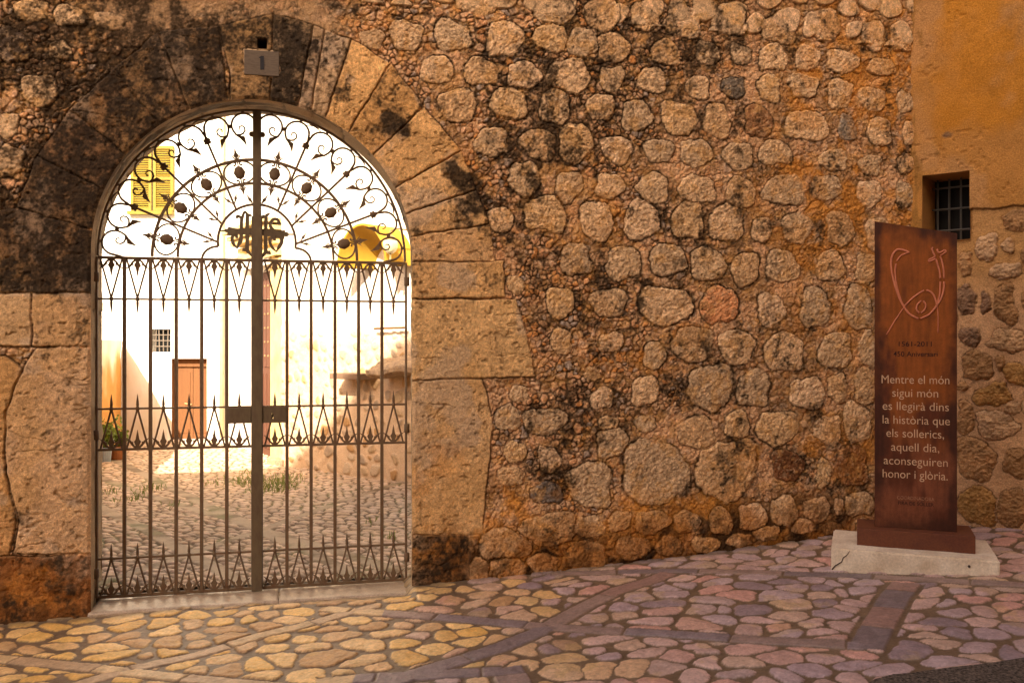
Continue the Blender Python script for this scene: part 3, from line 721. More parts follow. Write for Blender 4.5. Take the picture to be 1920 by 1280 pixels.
# threshold under the gate
sillo = empty('door_sill', (GX, GY, 0), A13)
tag(sillo, 'worn polished stone sill under the iron gate', 'sill')
def sill_part(u0, u1):
    nu, nw = 90, 24
    uu_ = np.linspace(u0, u1, nu); pr = [(-.30, .0)] 
    ww = np.concatenate([np.linspace(.40, -.262, nw), [-.275, -.283, -.287, -.288]])
    zz = np.concatenate([np.zeros(nw), [-.002, -.008, -.018, -.25]])
    UU, WW = np.meshgrid(uu_, ww); ZZ = zz[:, None] + 0 * UU
    ZZ = ZZ + (fbm(UU * 4, WW * 4, 3, 301) - .5) * .010 + (fbm(UU * 25, WW * 25, 3, 302) - .5) * .003 - .004
    WW = WW + (fbm(UU * 5, WW * 0 + 3, 3, 303) - .5) * .022 * (WW < -.2)
    ed_ = np.minimum(UU - u0, u1 - UU); ZZ = ZZ - .008 * ss(.012, 0, ed_)
    raw_mesh('sill_slab', np.stack([UU, WW, ZZ], -1).reshape(-1, 3), grid_faces(nu, len(ww)), 'sill', sillo)
uj = G(523, 1112, .15)[0]
sill_part(UC - UA - .012, uj - .002); sill_part(uj + .002, UC + UA + .012)

# ================================================================== THE IRON GATE
gate = empty('iron_gate', (GX, GY, 0), A13)
tag(gate, 'double wrought iron gate with scrolled fanlight in the stone arch', 'gate')
GC, GR, GO = 0.007, 0.953, 2.134
VA, VB_, VC, VD, VE, VF = 2.122, 1.865, 1.180, .926, .248, .012
def T(pts2, y=0.0): return [(p[0], y, p[1]) for p in pts2]
def leafpoly(base, ang, L, wd=0.42):      # little pointed iron leaf, flat
    sh = [(0, -.05), (.22, -.10), (.38, -.5 * wd), (.50, -.26 * wd), (1, 0), (.50, .26 * wd), (.38, .5 * wd), (.22, .10), (0, .05)]
    c, s = math.cos(ang), math.sin(ang)
    return [(base[0] + L * (x * c - y * s), base[1] + L * (x * s + y * c)) for x, y in sh]
def fleur(mb, base, ang, L, side=.78, spread=.85, y=.004, w=.40, tk=1.0):
    mb.prism(leafpoly(base, ang, L, w), -y, y)
    for s in (-1, 1):
        def q(r, t):
            t = t * tk; return (base[0] + L * (r * math.cos(ang) - s * t * math.sin(ang)), base[1] + L * (r * math.sin(ang) + s * t * math.cos(ang)))
        k = side / .78
        mb.prism([q(0, .02), q(.05, .12), q(.13 * k, .24 * k), q(.20 * k, .30 * k), q(.38 * k, .42 * k), q(.66 * k, .66 * k), q(.50 * k, .36 * k), q(.42 * k, .30 * k), q(.44 * k, .24 * k), q(.28 * k, .22 * k), q(.16, .10), q(.14, .02)], -y * .9, y * .9)
    return mb
def spear(mb, u, v, up, L=.092):
    s = 1 if up else -1
    prof = [(.004, -.016), (.011, -.010), (.0125, 0), (.010, .009), (.0065, .014), (.009, .020), (.0075, .045), (.0035, .075), (.0006, L)]
    prof = [(r, h * s) for r, h in prof]
    if not up: prof = prof[::-1]
    return mb.lathe(prof, (u, 0, v), 8)
for side in (-1, 1):
    lf = empty('gate_leaf', (0, 0, 0), 0, gate)
    u_in, u_out = GC + side * .034, GC + side * GR
    bars = [GC + side * (.034 + (GR - .034) * k / 6) for k in range(1, 6)]
    for u in bars:
        MB().box(u - .0105, u + .0105, -.0105, .0105, VF, VA - .006).build('bar', 'iron', lf, bevel=.0015)
    MB().box(min(u_out, u_out + side * .014), max(u_out, u_out + side * .014), -.014, .014, VF - .004, VA + .004).build('hanging_stile', 'iron', lf, bevel=.002)
    MB().box(min(GC + side * .002, GC + side * .036), max(GC + side * .002, GC + side * .036), -.018, .018, VF - .008, 3.0 if False else VA + .02).build('meeting_stile', 'iron_pale', lf, bevel=.003)
    lo, hi = min(u_in, u_out), max(u_in, u_out)
    for v, t in ((VA, .009), (VB_, .006), (VC, .006), (VD, .0075), (VE, .0065), (VF, .010)):
        MB().box(lo, hi, -.008, .008, v - t, v + t).build('rail', 'iron', lf, bevel=.001)
    edges = [u_in] + bars + [u_out]
    rv, rc2, re = [], [], []
    for a0, a1 in zip(edges[:-1], edges[1:]):
        m_ = (a0 + a1) / 2; d_ = (a1 - a0) * .42
        mb = MB().tube(T([(m_ - d_, VA), (m_, VB_ + .006)]), .0062, 5).tube(T([(m_ + d_, VA), (m_, VB_ + .006)]), .0062, 5); mb.build('lattice_rod', 'iron', lf)
        for vt, vb2 in ((VC, VD), (VE, VF)):
            MB().tube(T([(m_ - d_, vb2), (m_, vt)]), .0062, 5).tube(T([(m_ + d_, vb2), (m_, vt)]), .0062, 5).build('lattice_rod', 'iron', lf)
        spear(MB(), m_, VB_, False).build('spearhead', 'iron', lf, smooth=True)
        spear(MB(), m_, VC, True).build('spearhead', 'iron', lf, smooth=True)
        spear(MB(), m_, VE, True).build('spearhead', 'iron', lf, smooth=True)
        for v, an in ((VA, -math.pi / 2), (VD, math.pi / 2), (VF, math.pi / 2)):
            fleur(MB(), (m_, v), an, .122, side=.70, w=.34, tk=1.0).build('leaf_ornament', 'iron', lf)
    for u in bars + [u_out]:
        for v in (VB_, VC, VD, VE):
            pass
    for v in (1.02, 2.0, .16):
        MB().lathe([(.014, -.03), (.018, -.028), (.018, .028), (.014, .03)], (u_out + side * .012, -.004, v), 10).build('hinge', 'iron', lf, smooth=True)
# central post and lock case
MB().box(GC - .034, GC + .034, -.034, -.019, -.002, GO + .27).build('post', 'iron_pale', gate, bevel=.004)
MB().box(GC - .026, GC + .026, -.030, .012, GO + .27, GO + GR - .006).build('post', 'iron_pale', gate, bevel=.003)
lk = MB(); lk.box(G(425, 770)[0], GC - .036, -.024, .022, 1.076, 1.176).build('lock_case', 'iron_pale', gate, bevel=.004)
uR, uS = G(537, 770)[0], G(511, 775)[0]
l2 = MB(); l2.box(GC + .036, uS - .005, -.024, .022, 1.076, 1.176).box(uS + .005, uR, -.024, .022, 1.076, 1.176).box(uS - .005, uS + .005, -.024, .022, 1.076, 1.100).box(uS - .005, uS + .005, -.024, .022, 1.138, 1.176)
l2.build('lock_case', 'iron_pale', gate)
# fanlight
fan = empty('fanlight', (0, 0, 0), 0, gate)
R1, R2 = .668 * GR, .508 * GR
def pol(r, th): return (GC + r * math.cos(th), GO + r * math.sin(th))
def arcp(r, a0, a1, n): return [pol(r, a0 + (a1 - a0) * i / n) for i in range(n + 1)]
def bar_arc(r, w, d, name, a0=0.0, a1=math.pi, n=96):
    mb = MB(); vs = []; fs = []
    for i in range(n + 1):
        th = a0 + (a1 - a0) * i / n
        for rr_, yy in ((r - w, -d), (r + w, -d), (r + w, d), (r - w, d)):
            p = pol(rr_, th); vs.append((p[0], yy, p[1]))
    for i in range(n):
        for k in range(4):
            fs.append((i * 4 + k, i * 4 + (k + 1) % 4, i * 4 + 4 + (k + 1) % 4, i * 4 + 4 + k))
    return mb.add(vs, fs).build(name, 'iron', fan)
bar_arc(GR, .0065, .014, 'outer_ring'); bar_arc(R1, .0085, .010, 'inner_ring'); bar_arc(R2, .0075, .010, 'inner_ring')
D2R = math.pi / 180
# horseshoe round the monogram
hc, hr = GO + .112 * GR, .254 * GR
hp = [(GC + hr * math.cos(t), hc + hr * math.sin(t)) for t in np.linspace(-8 * D2R, 188 * D2R, 50)]
for s in (-1, 1):
    cx0 = GC + s * hr * math.cos(8 * D2R); cz = hc - hr * math.sin(8 * D2R)
    fl = [(cx0 + s * .103 * GR * math.sin(t), VA + (cz - VA) * math.cos(t)) for t in np.linspace(0, math.pi / 2, 14)]
    MB().tube(T(fl), .0085, 6).build('flared_foot', 'iron', fan)
MB().tube(T(hp), .0090, 6).build('horseshoe_arch', 'iron', fan)
for k in (1, 2, 3, 5, 6, 7):
    th = k * 22.5 * D2R
    r0 = .84 * GR
    # inner end where the radial meets the horseshoe
    ri = .27 * GR if k in (1, 7) else None
    if ri is None:
        for r_ in np.linspace(.2, .5, 200):
            p = pol(r_ * GR, th)
            if math.hypot(p[0] - GC, p[1] - hc) > hr: ri = r_ * GR; break
    MB().tube(T([pol(ri, th), pol(r0, th)]), .0082, 6).build('radial_bar', 'iron', fan)
    ros = MB().lathe([(.010, -.012), (.017, -.011), (.020, 0), (.017, .011), (.010, .012)], (*[pol(r0, th)[0]], 0, pol(r0, th)[1]), 10, axis='y')
    for q in range(6):
        a_ = th + q * math.pi / 3; pp = pol(r0, th)
        ros.lathe([(.003, -.009), (.008, -.006), (.008, .006), (.003, .009)], (pp[0] + .0175 * math.cos(a_), 0, pp[1] + .0175 * math.sin(a_)), 7, axis='y')
    ros.build('rosette', 'iron', fan, smooth=True)
    sp = MB(); b0 = pol(ri + .035, th)
    for s in (-1, 1):
        sp.tube(T([b0, (b0[0] + .022 * math.cos(th + s * .75), b0[1] + .022 * math.sin(th + s * .75))]), .004, 5)
        sp.prism(leafpoly((b0[0] + .018 * math.cos(th + s * .75), b0[1] + .018 * math.sin(th + s * .75)), th + s * .55, .062, .34), -.004, .004)
    sp.build('sprig', 'iron', fan)
for s in (-1, 1):        # sprig halves either side of the post
    b0 = (GC + s * .03, GO + .375 * GR)
    MB().prism(leafpoly(b0, math.pi / 2 - s * .6, .075, .30), -.004, .004).build('sprig', 'iron', fan)
    MB().lathe([(.010, -.012), (.017, -.010), (.017, .010), (.010, .012)], (GC + s * .034, 0, GO + .84 * GR), 9, axis='y').build('rosette', 'iron', fan, smooth=True)
rngm = random.Random(4)
for k in range(8):
    th = (11.25 + 22.5 * k) * D2R
    er = (math.cos(th), math.sin(th)); et = (-math.sin(th), math.cos(th))
    def loc(c, r, t): return (c[0] + er[0] * r + et[0] * t, c[1] + er[1] * r + et[1] * t)
    c = pol((R1 + R2) / 2, th)
    md = MB()
    for s in (-1, 1):    # two C-shaped halves that curl in at the fruit's ends
        pts = []
        for q in np.linspace(-1, 1, 26):
            a_ = q * 1.35
            pts.append(loc(c, .0735 * math.sin(a_) , s * (.004 + .094 * math.cos(a_))))
        for (r_, t_) in ((.064, .012), (.052, .013), (.047, .022), (.053, .027)): pts.append(loc(c, r_, s * t_))
        pre = [loc(c, -r_, s * t_) for (r_, t_) in ((.053, .027), (.047, .022), (.052, .013), (.064, .012))]
        md.tube(T(pre + pts), .0062, 5)
    md.build('medallion_scroll', 'iron', fan)
    fr = MB(); prof = []
    for q in np.linspace(-1, 1, 9): prof.append((max(.0015, .034 * math.sqrt(max(0, 1 - q * q))), q * .044))
    n = 12; vs = []; fs = []
    for (r_, h_) in prof:
        for j in range(n):
            a_ = 2 * math.pi * j / n
            bump = 1 + .10 * math.cos(6 * a_ + h_ * 160)
            p = loc(c, h_, r_ * bump * math.cos(a_)); vs.append((p[0], r_ * .55 * bump * math.sin(a_), p[1]))
    for i in range(len(prof) - 1):
        for j in range(n): fs.append((i * n + j, i * n + (j + 1) % n, i * n + n + (j + 1) % n, i * n + n + j))
    fr.add(vs, fs); fr.tube(T([loc(c, -.074, 0), loc(c, .074, 0)]), .0045, 5)
    fr.build('pomegranate', 'iron', fan, smooth=True)
    fleur(MB(), pol(R1 + .004, th), th, .082, side=.50, w=.46).build('fleuron', 'iron', fan)
    fleur(MB(), pol(R2 - .004, th), th + math.pi, .074, side=.50, w=.46).build('fleuron', 'iron', fan)
    for s in (-1, 1):    # outer scrolls, mirrored about the sector's middle
        cth = th + s * 5.75 * D2R; cr = .902 * GR; rc_ = .079 * GR
        er2 = (math.cos(cth), math.sin(cth)); et2 = (-math.sin(cth) * s, math.cos(cth) * s); c2 = pol(cr, cth)
        def lq(t, r): return (c2[0] + (er2[0] * r + et2[0] * t) * rc_, c2[1] + (er2[1] * r + et2[1] * t) * rc_)
        pts = [lq(1.16, -.78), lq(1.06, -.42)] + [lq(math.cos(a_), math.sin(a_)) for a_ in np.linspace(0, 205 * D2R, 26)] + [lq(-.70, -.78), lq(-.44, -.98)]
        sc_ = MB().tube(T(pts), [.0080] * 6 + [.0070] * (len(pts) - 6), 5)
        cu_ = [lq(-.70, -.78), lq(-.40, -.80), lq(-.12, -.70), lq(.05, -.45), lq(.02, -.18), lq(-.18, -.04), lq(-.38, -.12), lq(-.42, -.28), lq(-.34, -.38)]
        sc_.tube(T(cu_), [.0066, .0064, .0062, .0060, .0056, .0052, .0049, .0045, .0040], 5)
        sc_.prism([lq(-.60, -.82), lq(-.02, -.95), lq(.02, -1.18), lq(.10, -1.80), lq(-.20, -1.36), lq(-.44, -1.10)], -.004, .004)
        ct = lq(0, 1.0)
        sc_.tube(T([lq(0, .96), lq(0, 1.24)]), .009, 5)
        # little bridge loop to the outer ring above the rosette
        if not (k in (3, 4) and abs((th + s * 11.25 * D2R) - math.pi / 2) < .02) and 0.02 < th + s * 11.25 * D2R < math.pi - .02:
            e0 = pol(.990 * GR, th + s * 11.25 * D2R); e1 = lq(.80, .60); em = pol(.975 * GR, th + s * 8.2 * D2R)
            sc_.tube(T([e0, ((e0[0] + em[0]) / 2 + .004 * er2[0], (e0[1] + em[1]) / 2 + .004 * er2[1]), em, e1]), .0050, 5)
        sc_.build('scroll', 'iron', fan)
    pcl = pol(.902 * GR, th)
    MB().box(-.011, .011, -.009, .009, -.011, .011).build('collar', 'iron', fan, loc=(pcl[0], 0, pcl[1]))
# monogram: interlaced letters on a cross bar
def mz(x, y): return G(340 + x / 6.857, 360 + y / 6.857)
mono = MB()
def stroke(pts, wd, y=.008):
    P = [mz(*p) for p in pts]; w_ = [q / 6.857 / 290 * .5 for q in (wd if isinstance(wd, list) else [wd] * len(P))]
    # smooth
    Q, Wd = [], []
    for i in range(len(P) - 1):
        p0, p1, p2, p3 = P[max(i - 1, 0)], P[i], P[i + 1], P[min(i + 2, len(P) - 1)]
        for t in (0, .25, .5, .75):
            Q.append(tuple(.5 * (2 * p1[a] + (p2[a] - p0[a]) * t + (2 * p0[a] - 5 * p1[a] + 4 * p2[a] - p3[a]) * t * t + (3 * p1[a] - p0[a] - 3 * p2[a] + p3[a]) * t ** 3) for a in (0, 1)))
            Wd.append(w_[i] + (w_[i + 1] - w_[i]) * t)
    Q.append(P[-1]); Wd.append(w_[-1])
    l, r = [], []
    for i in range(len(Q)):
        a, b = Q[max(i - 1, 0)], Q[min(i + 1, len(Q) - 1)]
        dx, dz = b[0] - a[0], b[1] - a[1]; L = math.hypot(dx, dz) or 1
        l.append((Q[i][0] - dz / L * Wd[i], Q[i][1] + dx / L * Wd[i])); r.append((Q[i][0] + dz / L * Wd[i], Q[i][1] - dx / L * Wd[i]))
    vs = []; fs = []; stroke.k = getattr(stroke, 'k', 0) + 1
    yy = y + .0004 * stroke.k
    for a, b in zip(l, r): vs += [(a[0], -yy, a[1]), (b[0], -yy, b[1]), (b[0], yy, b[1]), (a[0], yy, a[1])]
    for i in range(len(Q) - 1):
        for k in range(4): fs.append((i * 4 + k, i * 4 + (k + 1) % 4, i * 4 + 4 + (k + 1) % 4, i * 4 + 4 + k))
    fs.append((3, 2, 1, 0)); n_ = len(vs); fs.append((n_ - 4, n_ - 3, n_ - 2, n_ - 1))
    mono.add(vs, fs)
stroke([(715,340),(722,312),(750,318),(778,335)], [28,38,34,30]); stroke([(782,345),(800,280),(820,256),(850,285),(868,300)], [34,30,26,30,34])
stroke([(776,330),(772,420),(770,560),(762,630),(740,670),(712,735)], [40,42,44,50,44,6])
stroke([(712,720),(672,668),(652,610),(668,560),(705,548),(712,592)], [10,42,40,36,40,34])
stroke([(850,285),(848,400),(848,560),(848,680),(846,745),(880,790),(925,850)], [44,46,48,46,50,36,6]); stroke([(850,295),(880,300),(905,300)], [36,30,14]); stroke([(845,740),(810,742),(785,740)], [44,44,34])
stroke([(598,500),(640,505),(780,508),(930,512)], [116,64,74,78]); stroke([(600,452),(628,472),(690,492)], [8,36,50]); stroke([(600,550),(625,540),(690,520)], [8,36,50])
stroke([(1000,530),(1060,520),(1160,530),(1260,540),(1330,548)], [62,88,84,80,120])
stroke([(485,500),(560,500)], 14); stroke([(560,500),(585,497),(610,500)], [30,44,60]); stroke([(1330,545),(1352,545),(1378,545)], [60,58,40]); stroke([(1378,545),(1455,545)], 14)
stroke([(1035,335),(1050,318),(1075,325),(1090,345)], [30,38,40,40]); stroke([(1078,335),(1098,300),(1138,278)], [38,34,10])
stroke([(1090,320),(1086,450),(1085,620),(1084,755),(1065,800),(1030,845)], [44,44,46,46,40,6]); stroke([(1085,770),(1120,780),(1150,776)], [40,44,48])
stroke([(1240,418),(1256,392),(1238,358),(1192,350),(1150,388),(1146,440),(1178,490),(1235,535),(1282,580),(1290,640),(1262,700),(1215,775)], [42,40,34,34,36,40,46,54,50,46,44,6])
stroke([(1215,760),(1168,710),(1140,650),(1150,600),(1190,585),(1202,625)], [12,38,38,36,40,36])
mono.build('monogram', 'iron_pale', gate)

# ================================================================== MEMORIAL STELE
YA = math.radians(-21)
E1 = (math.cos(YA), math.sin(YA)); F1 = (-math.sin(YA), math.cos(YA))
SZ = .170
stele = empty('memorial_stele', (1.97, 5.6, SZ), YA)
tag(stele, 'tall rust brown steel memorial slab with engraved text on pale plinth', 'memorial')
def slab_mesh(name, x0, x1, y0, y1, z0, z1, m, parent, seed, amp=.004, n=26, bev=.006):
    bm = bmesh.new(); bmesh.ops.create_cube(bm, size=1)
    for v in bm.verts: v.co = Vector((x0 + (v.co.x + .5) * (x1 - x0), y0 + (v.co.y + .5) * (y1 - y0), z0 + (v.co.z + .5) * (z1 - z0)))
    bmesh.ops.bevel(bm, geom=bm.edges[:], offset=bev, segments=2, affect='EDGES')
    if amp > 0:
        bmesh.ops.subdivide_edges(bm, edges=[e for e in bm.edges if e.calc_length() > .05], cuts=n, use_grid_fill=True)
        c = np.array([v.co[:] for v in bm.verts])
        d = (fbm(c[:, 0] * 12 + c[:, 1] * 9, c[:, 2] * 12 + c[:, 1] * 7, 4, seed) - .5) * 2 * amp
        ctr = Vector(((x0 + x1) / 2, (y0 + y1) / 2, (z0 + z1) / 2))
        bm.normal_update()
        for v, q in zip(bm.verts, d): v.co += v.normal * q
    me = bpy.data.meshes.new(name); bm.to_mesh(me); bm.free(); me.materials.append(M[m])
    o = bpy.data.objects.new(name, me); return link(o, parent)
PT = .325 - SZ
pl_ = slab_mesh('plinth', 0, .928, 0, .60, -.14, PT, 'limestone', stele, 401, .0035, bev=.009)
def steleP(px, py, d): # point on a face at depth d: (s, z) local
    o = (1.97 + F1[0] * d, 5.6 + F1[1] * d, 0)
    p = on_plane(px, py, o, (F1[0], F1[1], 0))
    return ((p.x - 1.97) * E1[0] + (p.y - 5.6) * E1[1], p.z - SZ)
ck = [steleP(*q, 0) for q in ((1594,1031),(1588,1040),(1581,1045),(1578,1053),(1566,1060),(1560,1067))]
cw = [.001, .002, .003, .0028, .0034, .004]
MB().tube([(a, -.001, b) for a, b in ck], cw, 5).build('crack', 'crack', pl_)
hh = steleP(1817, 1061, 0); MB().lathe([(.002, -.006), (.008, -.005), (.008, .004)], (hh[0], 0, hh[1]), 8, axis='y').build('chip', 'crack', pl_)
MB().box(.150, .815, .142, .482, PT, PT + .106).build('steel_base', 'corten_base', stele, bevel=.003)
pz = PT + .106
x0, x1 = .254, .723
zl = 2.358 - SZ; zr = 2.263 - SZ
pan = MB(); pan.prism([(x0, pz), (x1, pz), (x1, zr - .004), (x1 - .004, zr), (x0 + .002, zl), (x0, zl - .002)], .233, .293)
panel = pan.build('steel_panel', 'corten', stele)
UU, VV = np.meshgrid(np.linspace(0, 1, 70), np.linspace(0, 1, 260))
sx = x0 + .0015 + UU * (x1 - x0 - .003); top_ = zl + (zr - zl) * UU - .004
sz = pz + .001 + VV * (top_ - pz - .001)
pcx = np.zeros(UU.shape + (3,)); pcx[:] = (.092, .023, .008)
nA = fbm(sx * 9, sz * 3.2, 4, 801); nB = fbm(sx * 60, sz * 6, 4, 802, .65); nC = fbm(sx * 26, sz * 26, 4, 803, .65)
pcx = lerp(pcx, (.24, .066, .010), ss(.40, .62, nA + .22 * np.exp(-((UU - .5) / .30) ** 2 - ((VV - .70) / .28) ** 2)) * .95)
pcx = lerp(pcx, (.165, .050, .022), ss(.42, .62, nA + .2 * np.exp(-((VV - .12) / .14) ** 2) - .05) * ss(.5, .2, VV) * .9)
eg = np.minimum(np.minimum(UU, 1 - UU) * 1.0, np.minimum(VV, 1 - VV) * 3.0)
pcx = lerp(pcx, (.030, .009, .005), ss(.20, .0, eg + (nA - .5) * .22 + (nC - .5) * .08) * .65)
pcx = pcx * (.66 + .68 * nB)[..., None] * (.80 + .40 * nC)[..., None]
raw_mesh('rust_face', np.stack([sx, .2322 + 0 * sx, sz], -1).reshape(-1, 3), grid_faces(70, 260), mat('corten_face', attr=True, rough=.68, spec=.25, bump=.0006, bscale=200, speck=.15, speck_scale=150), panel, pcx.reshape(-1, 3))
PF = .2322
def text(body, cx, base, size, m, name, width=None, ybias=.0012):
    cu = bpy.data.curves.new(name, 'FONT'); cu.body = body; cu.size = size; cu.align_x = 'CENTER'; cu.extrude = .0006; cu.resolution_u = 6; cu.offset = (-.006 if m == 'inlay' else .006) * size
    ob = bpy.data.objects.new(name, cu); COL.objects.link(ob)
    bpy.context.view_layer.update()
    me = bpy.data.meshes.new_from_object(ob.evaluated_get(bpy.context.evaluated_depsgraph_get()))
    bpy.data.objects.remove(ob)
    n = len(me.vertices); c = np.empty(n * 3, np.float32); me.vertices.foreach_get('co', c); c = c.reshape(-1, 3)
    if width:
        w0 = c[:, 0].max() - c[:, 0].min(); c[:, 0] *= width / w0
        c[:, 0] -= (c[:, 0].max() + c[:, 0].min()) / 2
    out = np.stack([cx + c[:, 0], PF - ybias - c[:, 2], base + c[:, 1]], 1)
    me.vertices.foreach_set('co', out.astype(np.float32).ravel()); me.update()
    me.materials.clear(); me.materials.append(M[m])
    o = bpy.data.objects.new(name, me); return link(o, panel)
for body, xa, xb, yb in (('Mentre el món',1653,1780,719),('sigui món',1673,1759,744),('es llegirà dins',1655,1779,769),('la història que',1655,1781,795),('els sollerics,',1662,1770,820),('aquell dia,',1671,1761,846),('aconseguiren',1657,1777,872),('honor i glòria.',1655,1777,897)):
    a = steleP(xa, yb, PF); b = steleP(xb, yb, PF)
    text(body, (a[0] + b[0]) / 2, (a[1] + b[1]) / 2, .075, 'inlay', 'inscription', b[0] - a[0])
for body, xa, xb, yb, sz in (('1561·2011',1685,1747,649,.042),('450 Aniversari',1675,1758,668,.044)):
    a = steleP(xa, yb, PF); b = steleP(xb, yb, PF)
    text(body.replace('·', '-'), (a[0] + b[0]) / 2, (a[1] + b[1]) / 2, sz, 'letter_dark', 'inscription', b[0] - a[0])
for body, xa, xb, yb, m in (('COORDINADORA',1682,1752,937,'letter_dim'),('FIRA DE SÓLLER',1684,1751,947,'letter_dark')):
    a = steleP(xa, yb, PF); b = steleP(xb, yb, PF)
    text(body, (a[0] + b[0]) / 2, (a[1] + b[1]) / 2, .030, m, 'inscription', b[0] - a[0])
def em(pts, wd=9):
    P = [steleP(1620 + x / 4, 400 + y / 4, PF) for x, y in pts]
    Q = []
    for i in range(len(P) - 1):
        p0, p1, p2, p3 = P[max(i - 1, 0)], P[i], P[i + 1], P[min(i + 2, len(P) - 1)]
        for t in (0, .25, .5, .75):
            Q.append(tuple(.5 * (2 * p1[a] + (p2[a] - p0[a]) * t + (2 * p0[a] - 5 * p1[a] + 4 * p2[a] - p3[a]) * t * t + (3 * p1[a] - p0[a] - 3 * p2[a] + p3[a]) * t ** 3) for a in (0, 1)))
    Q.append(P[-1])
    emb.tube([(a, PF - .001, b) for a, b in Q], wd / 4 / 300 * .62, 6)
emb = MB()
em([(340,295),(300,277),(250,272),(215,312),(203,370),(210,440),(230,530),(260,620),(300,700),(345,757),(410,790)], 14)
em([(338,293),(285,312),(262,335),(248,358)], 10); em([(240,378),(234,430),(240,510),(260,600),(292,690)], 11)
em([(425,788),(490,757),(540,700),(578,640),(598,570),(600,512)], 13); em([(545,685),(568,610),(573,512)], 11)
em([(572,490),(568,440),(552,380),(540,345)], 11); em([(600,490),(595,410),(582,350),(572,322)], 11)
em([(508,262),(520,295),(530,325),(487,348)], 11); em([(487,348),(492,360),(540,338)], 11); em([(548,268),(562,296),(605,275)], 11); em([(605,275),(612,290),(572,318)], 11); em([(508,260),(520,258)], 10)
em([(298,700),(330,668),(370,630),(415,598),(450,578)], 11); em([(468,575),(505,592),(530,628),(548,690)], 12)
em([(298,705),(262,760),(225,815),(170,908)], 8); em([(547,690),(554,740),(556,820),(555,893)], 6)
em([(430,655),(402,682),(394,718),(414,747)], 11); em([(445,656),(463,686),(454,722),(427,747)], 11)
emb.build('emblem', 'emblem', panel, smooth=True)

# ================================================================== OCHRE HOUSE ON THE RIGHT
OA = math.radians(-40)
cpt = (GX + CORNER_U * CA + .25 * SA, GY + CORNER_U * SA - .25 * CA)
OE = (math.cos(OA), math.sin(OA)); ON = (math.sin(OA), -math.cos(OA))
house = empty('ochre_house', (cpt[0], cpt[1], 0), OA)
tag(house, 'ochre plastered house corner over bare rubble with small barred window', 'house')
def O(px, py, d=0.0):
    p = on_plane(px, py, (cpt[0] - ON[0] * d, cpt[1] - ON[1] * d, 0), (ON[0], ON[1], 0))
    return ((p.x - cpt[0]) * OE[0] + (p.y - cpt[1]) * OE[1], p.z)
wl, wr = O(1731, 330)[0], O(1819, 330)[0]; wt, wb = O(1775, 326)[1], O(1817, 447)[1]
ts = grid_axis([(-.02, 1.15, .0052), (1.15, 6, .12)]); zs = grid_axis([(-.3, .12, .05), (.12, 4.25, .0056), (4.25, 7.5, .25)])
U, V = np.meshgrid(ts, zs)
OST = [(1912,412,30,20),(1852,462,20,28),(1890,460,10,18),(1888,509,32,14),(1810,495,12,22),(1812,562,17,28),(1848,569,10,20),(1886,572,22,37),(1820,632,20,18),(1887,638,35,22),(1835,685,26,26),(1875,682,9,15),(1905,700,22,22),(1862,740,33,22),(1805,725,10,10),(1867,797,36,28),(1900,767,15,10),(1810,785,17,28),(1830,860,35,40),(1905,870,24,30),(1835,950,38,35),(1897,955,27,37),(1760,700,20,26),(1760,800,24,30),(1745,900,20,40),(1770,600,20,24),(1930,480,16,22),(1940,570,24,30),(1945,760,30,30),(1950,850,20,30),(1945,950,28,40),(1955,640,24,22)]
tabO = []
for (px, py, rx, ry) in OST:
    c = O(px, py); p0 = O(px - rx, py)[0]; p1 = O(px + rx, py)[0]
    k = F / (cpt[1] + c[0] * OE[1]); tabO.append((c[0], c[1], (p1 - p0) / 2 * 1.02, ry / k * 1.02))
mask, hst, sid, sidx = paint_stones(U, V, tabO, 501, rough=.026, dome=.030, warp=.022)
bid, bid2, be = cells(U / .24, V / .20, 511, .7, 10)
m2 = ss(.06, .12, be) * (U > 1.0); mask = np.maximum(mask, m2); hst = np.where(m2 > .3, np.maximum(hst, m2 * .03), hst); sid = np.where(m2 > .5, bid, sid)
vline = np.interp(U, [0, O(1822, 390)[0], O(1920, 386)[0], 6], [O(1740, 470)[1], O(1822, 392)[1], O(1920, 386)[1], 2.6]) + (fbm(U * 14, V * 0, 4, 502) - .5) * .05
plas = ss(-.006, .006, V - vline)
strip = ss(.012, -.012, U - (wl - .0) + (fbm(V * 6, U * 6, 3, 503) - .5) * .03) * (V > 1.2)
plas = np.maximum(plas, strip)
n1 = fbm(U * 5, V * 5, 4, 504); n2 = fbm(U * 40, V * 40, 3, 505)
pit = ss(.70, .76, vn(U * 34, V * 34, 506)) * ss(.5, .6, fbm(U * 3, V * 3, 2, 507) + .1 * (V < 3.1))
hp_ = .020 + (n1 - .5) * .018 + (n2 - .5) * .002 - pit * .006
hr_ = (n1 - .5) * .02 + (n2 - .5) * .007
hr_ = hr_ * (1 - mask) + (hst - .004) * mask - .010 * np.exp(-((mask - .4) / .28) ** 2)
h = hp_ * plas + hr_ * (1 - plas)
C = np.zeros(U.shape + (3,)); C[:] = (.56, .33, .17)
C = C * (.75 + .5 * fbm(U * 12, V * 12, 4, 508))[..., None]
sp2 = np.array([(.34, .21, .105), (.38, .26, .15), (.27, .165, .08), (.42, .295, .18), (.32, .19, .07), (.20, .13, .085)])
stc = (sp2 * np.array((1.32, 1.18, 1.05)))[(sid * 7919 % 1 * 6).astype(int)] * (.6 + .8 * fbm(U * 18, V * 18, 4, 509))[..., None]
C = C + (stc - C) * ss(.35, .8, mask)[..., None]
C = lerp(C, (.05, .03, .018), np.exp(-((mask - .3) / .22) ** 2) * (mask > .01) * .75)
up_ = ss(2.2, 1.7, V); C = lerp(C, (.42, .215, .06), (1 - up_) * (1 - mask) * .7)
oc = np.zeros(U.shape + (3,)); oc[:] = (.46, .215, .055)
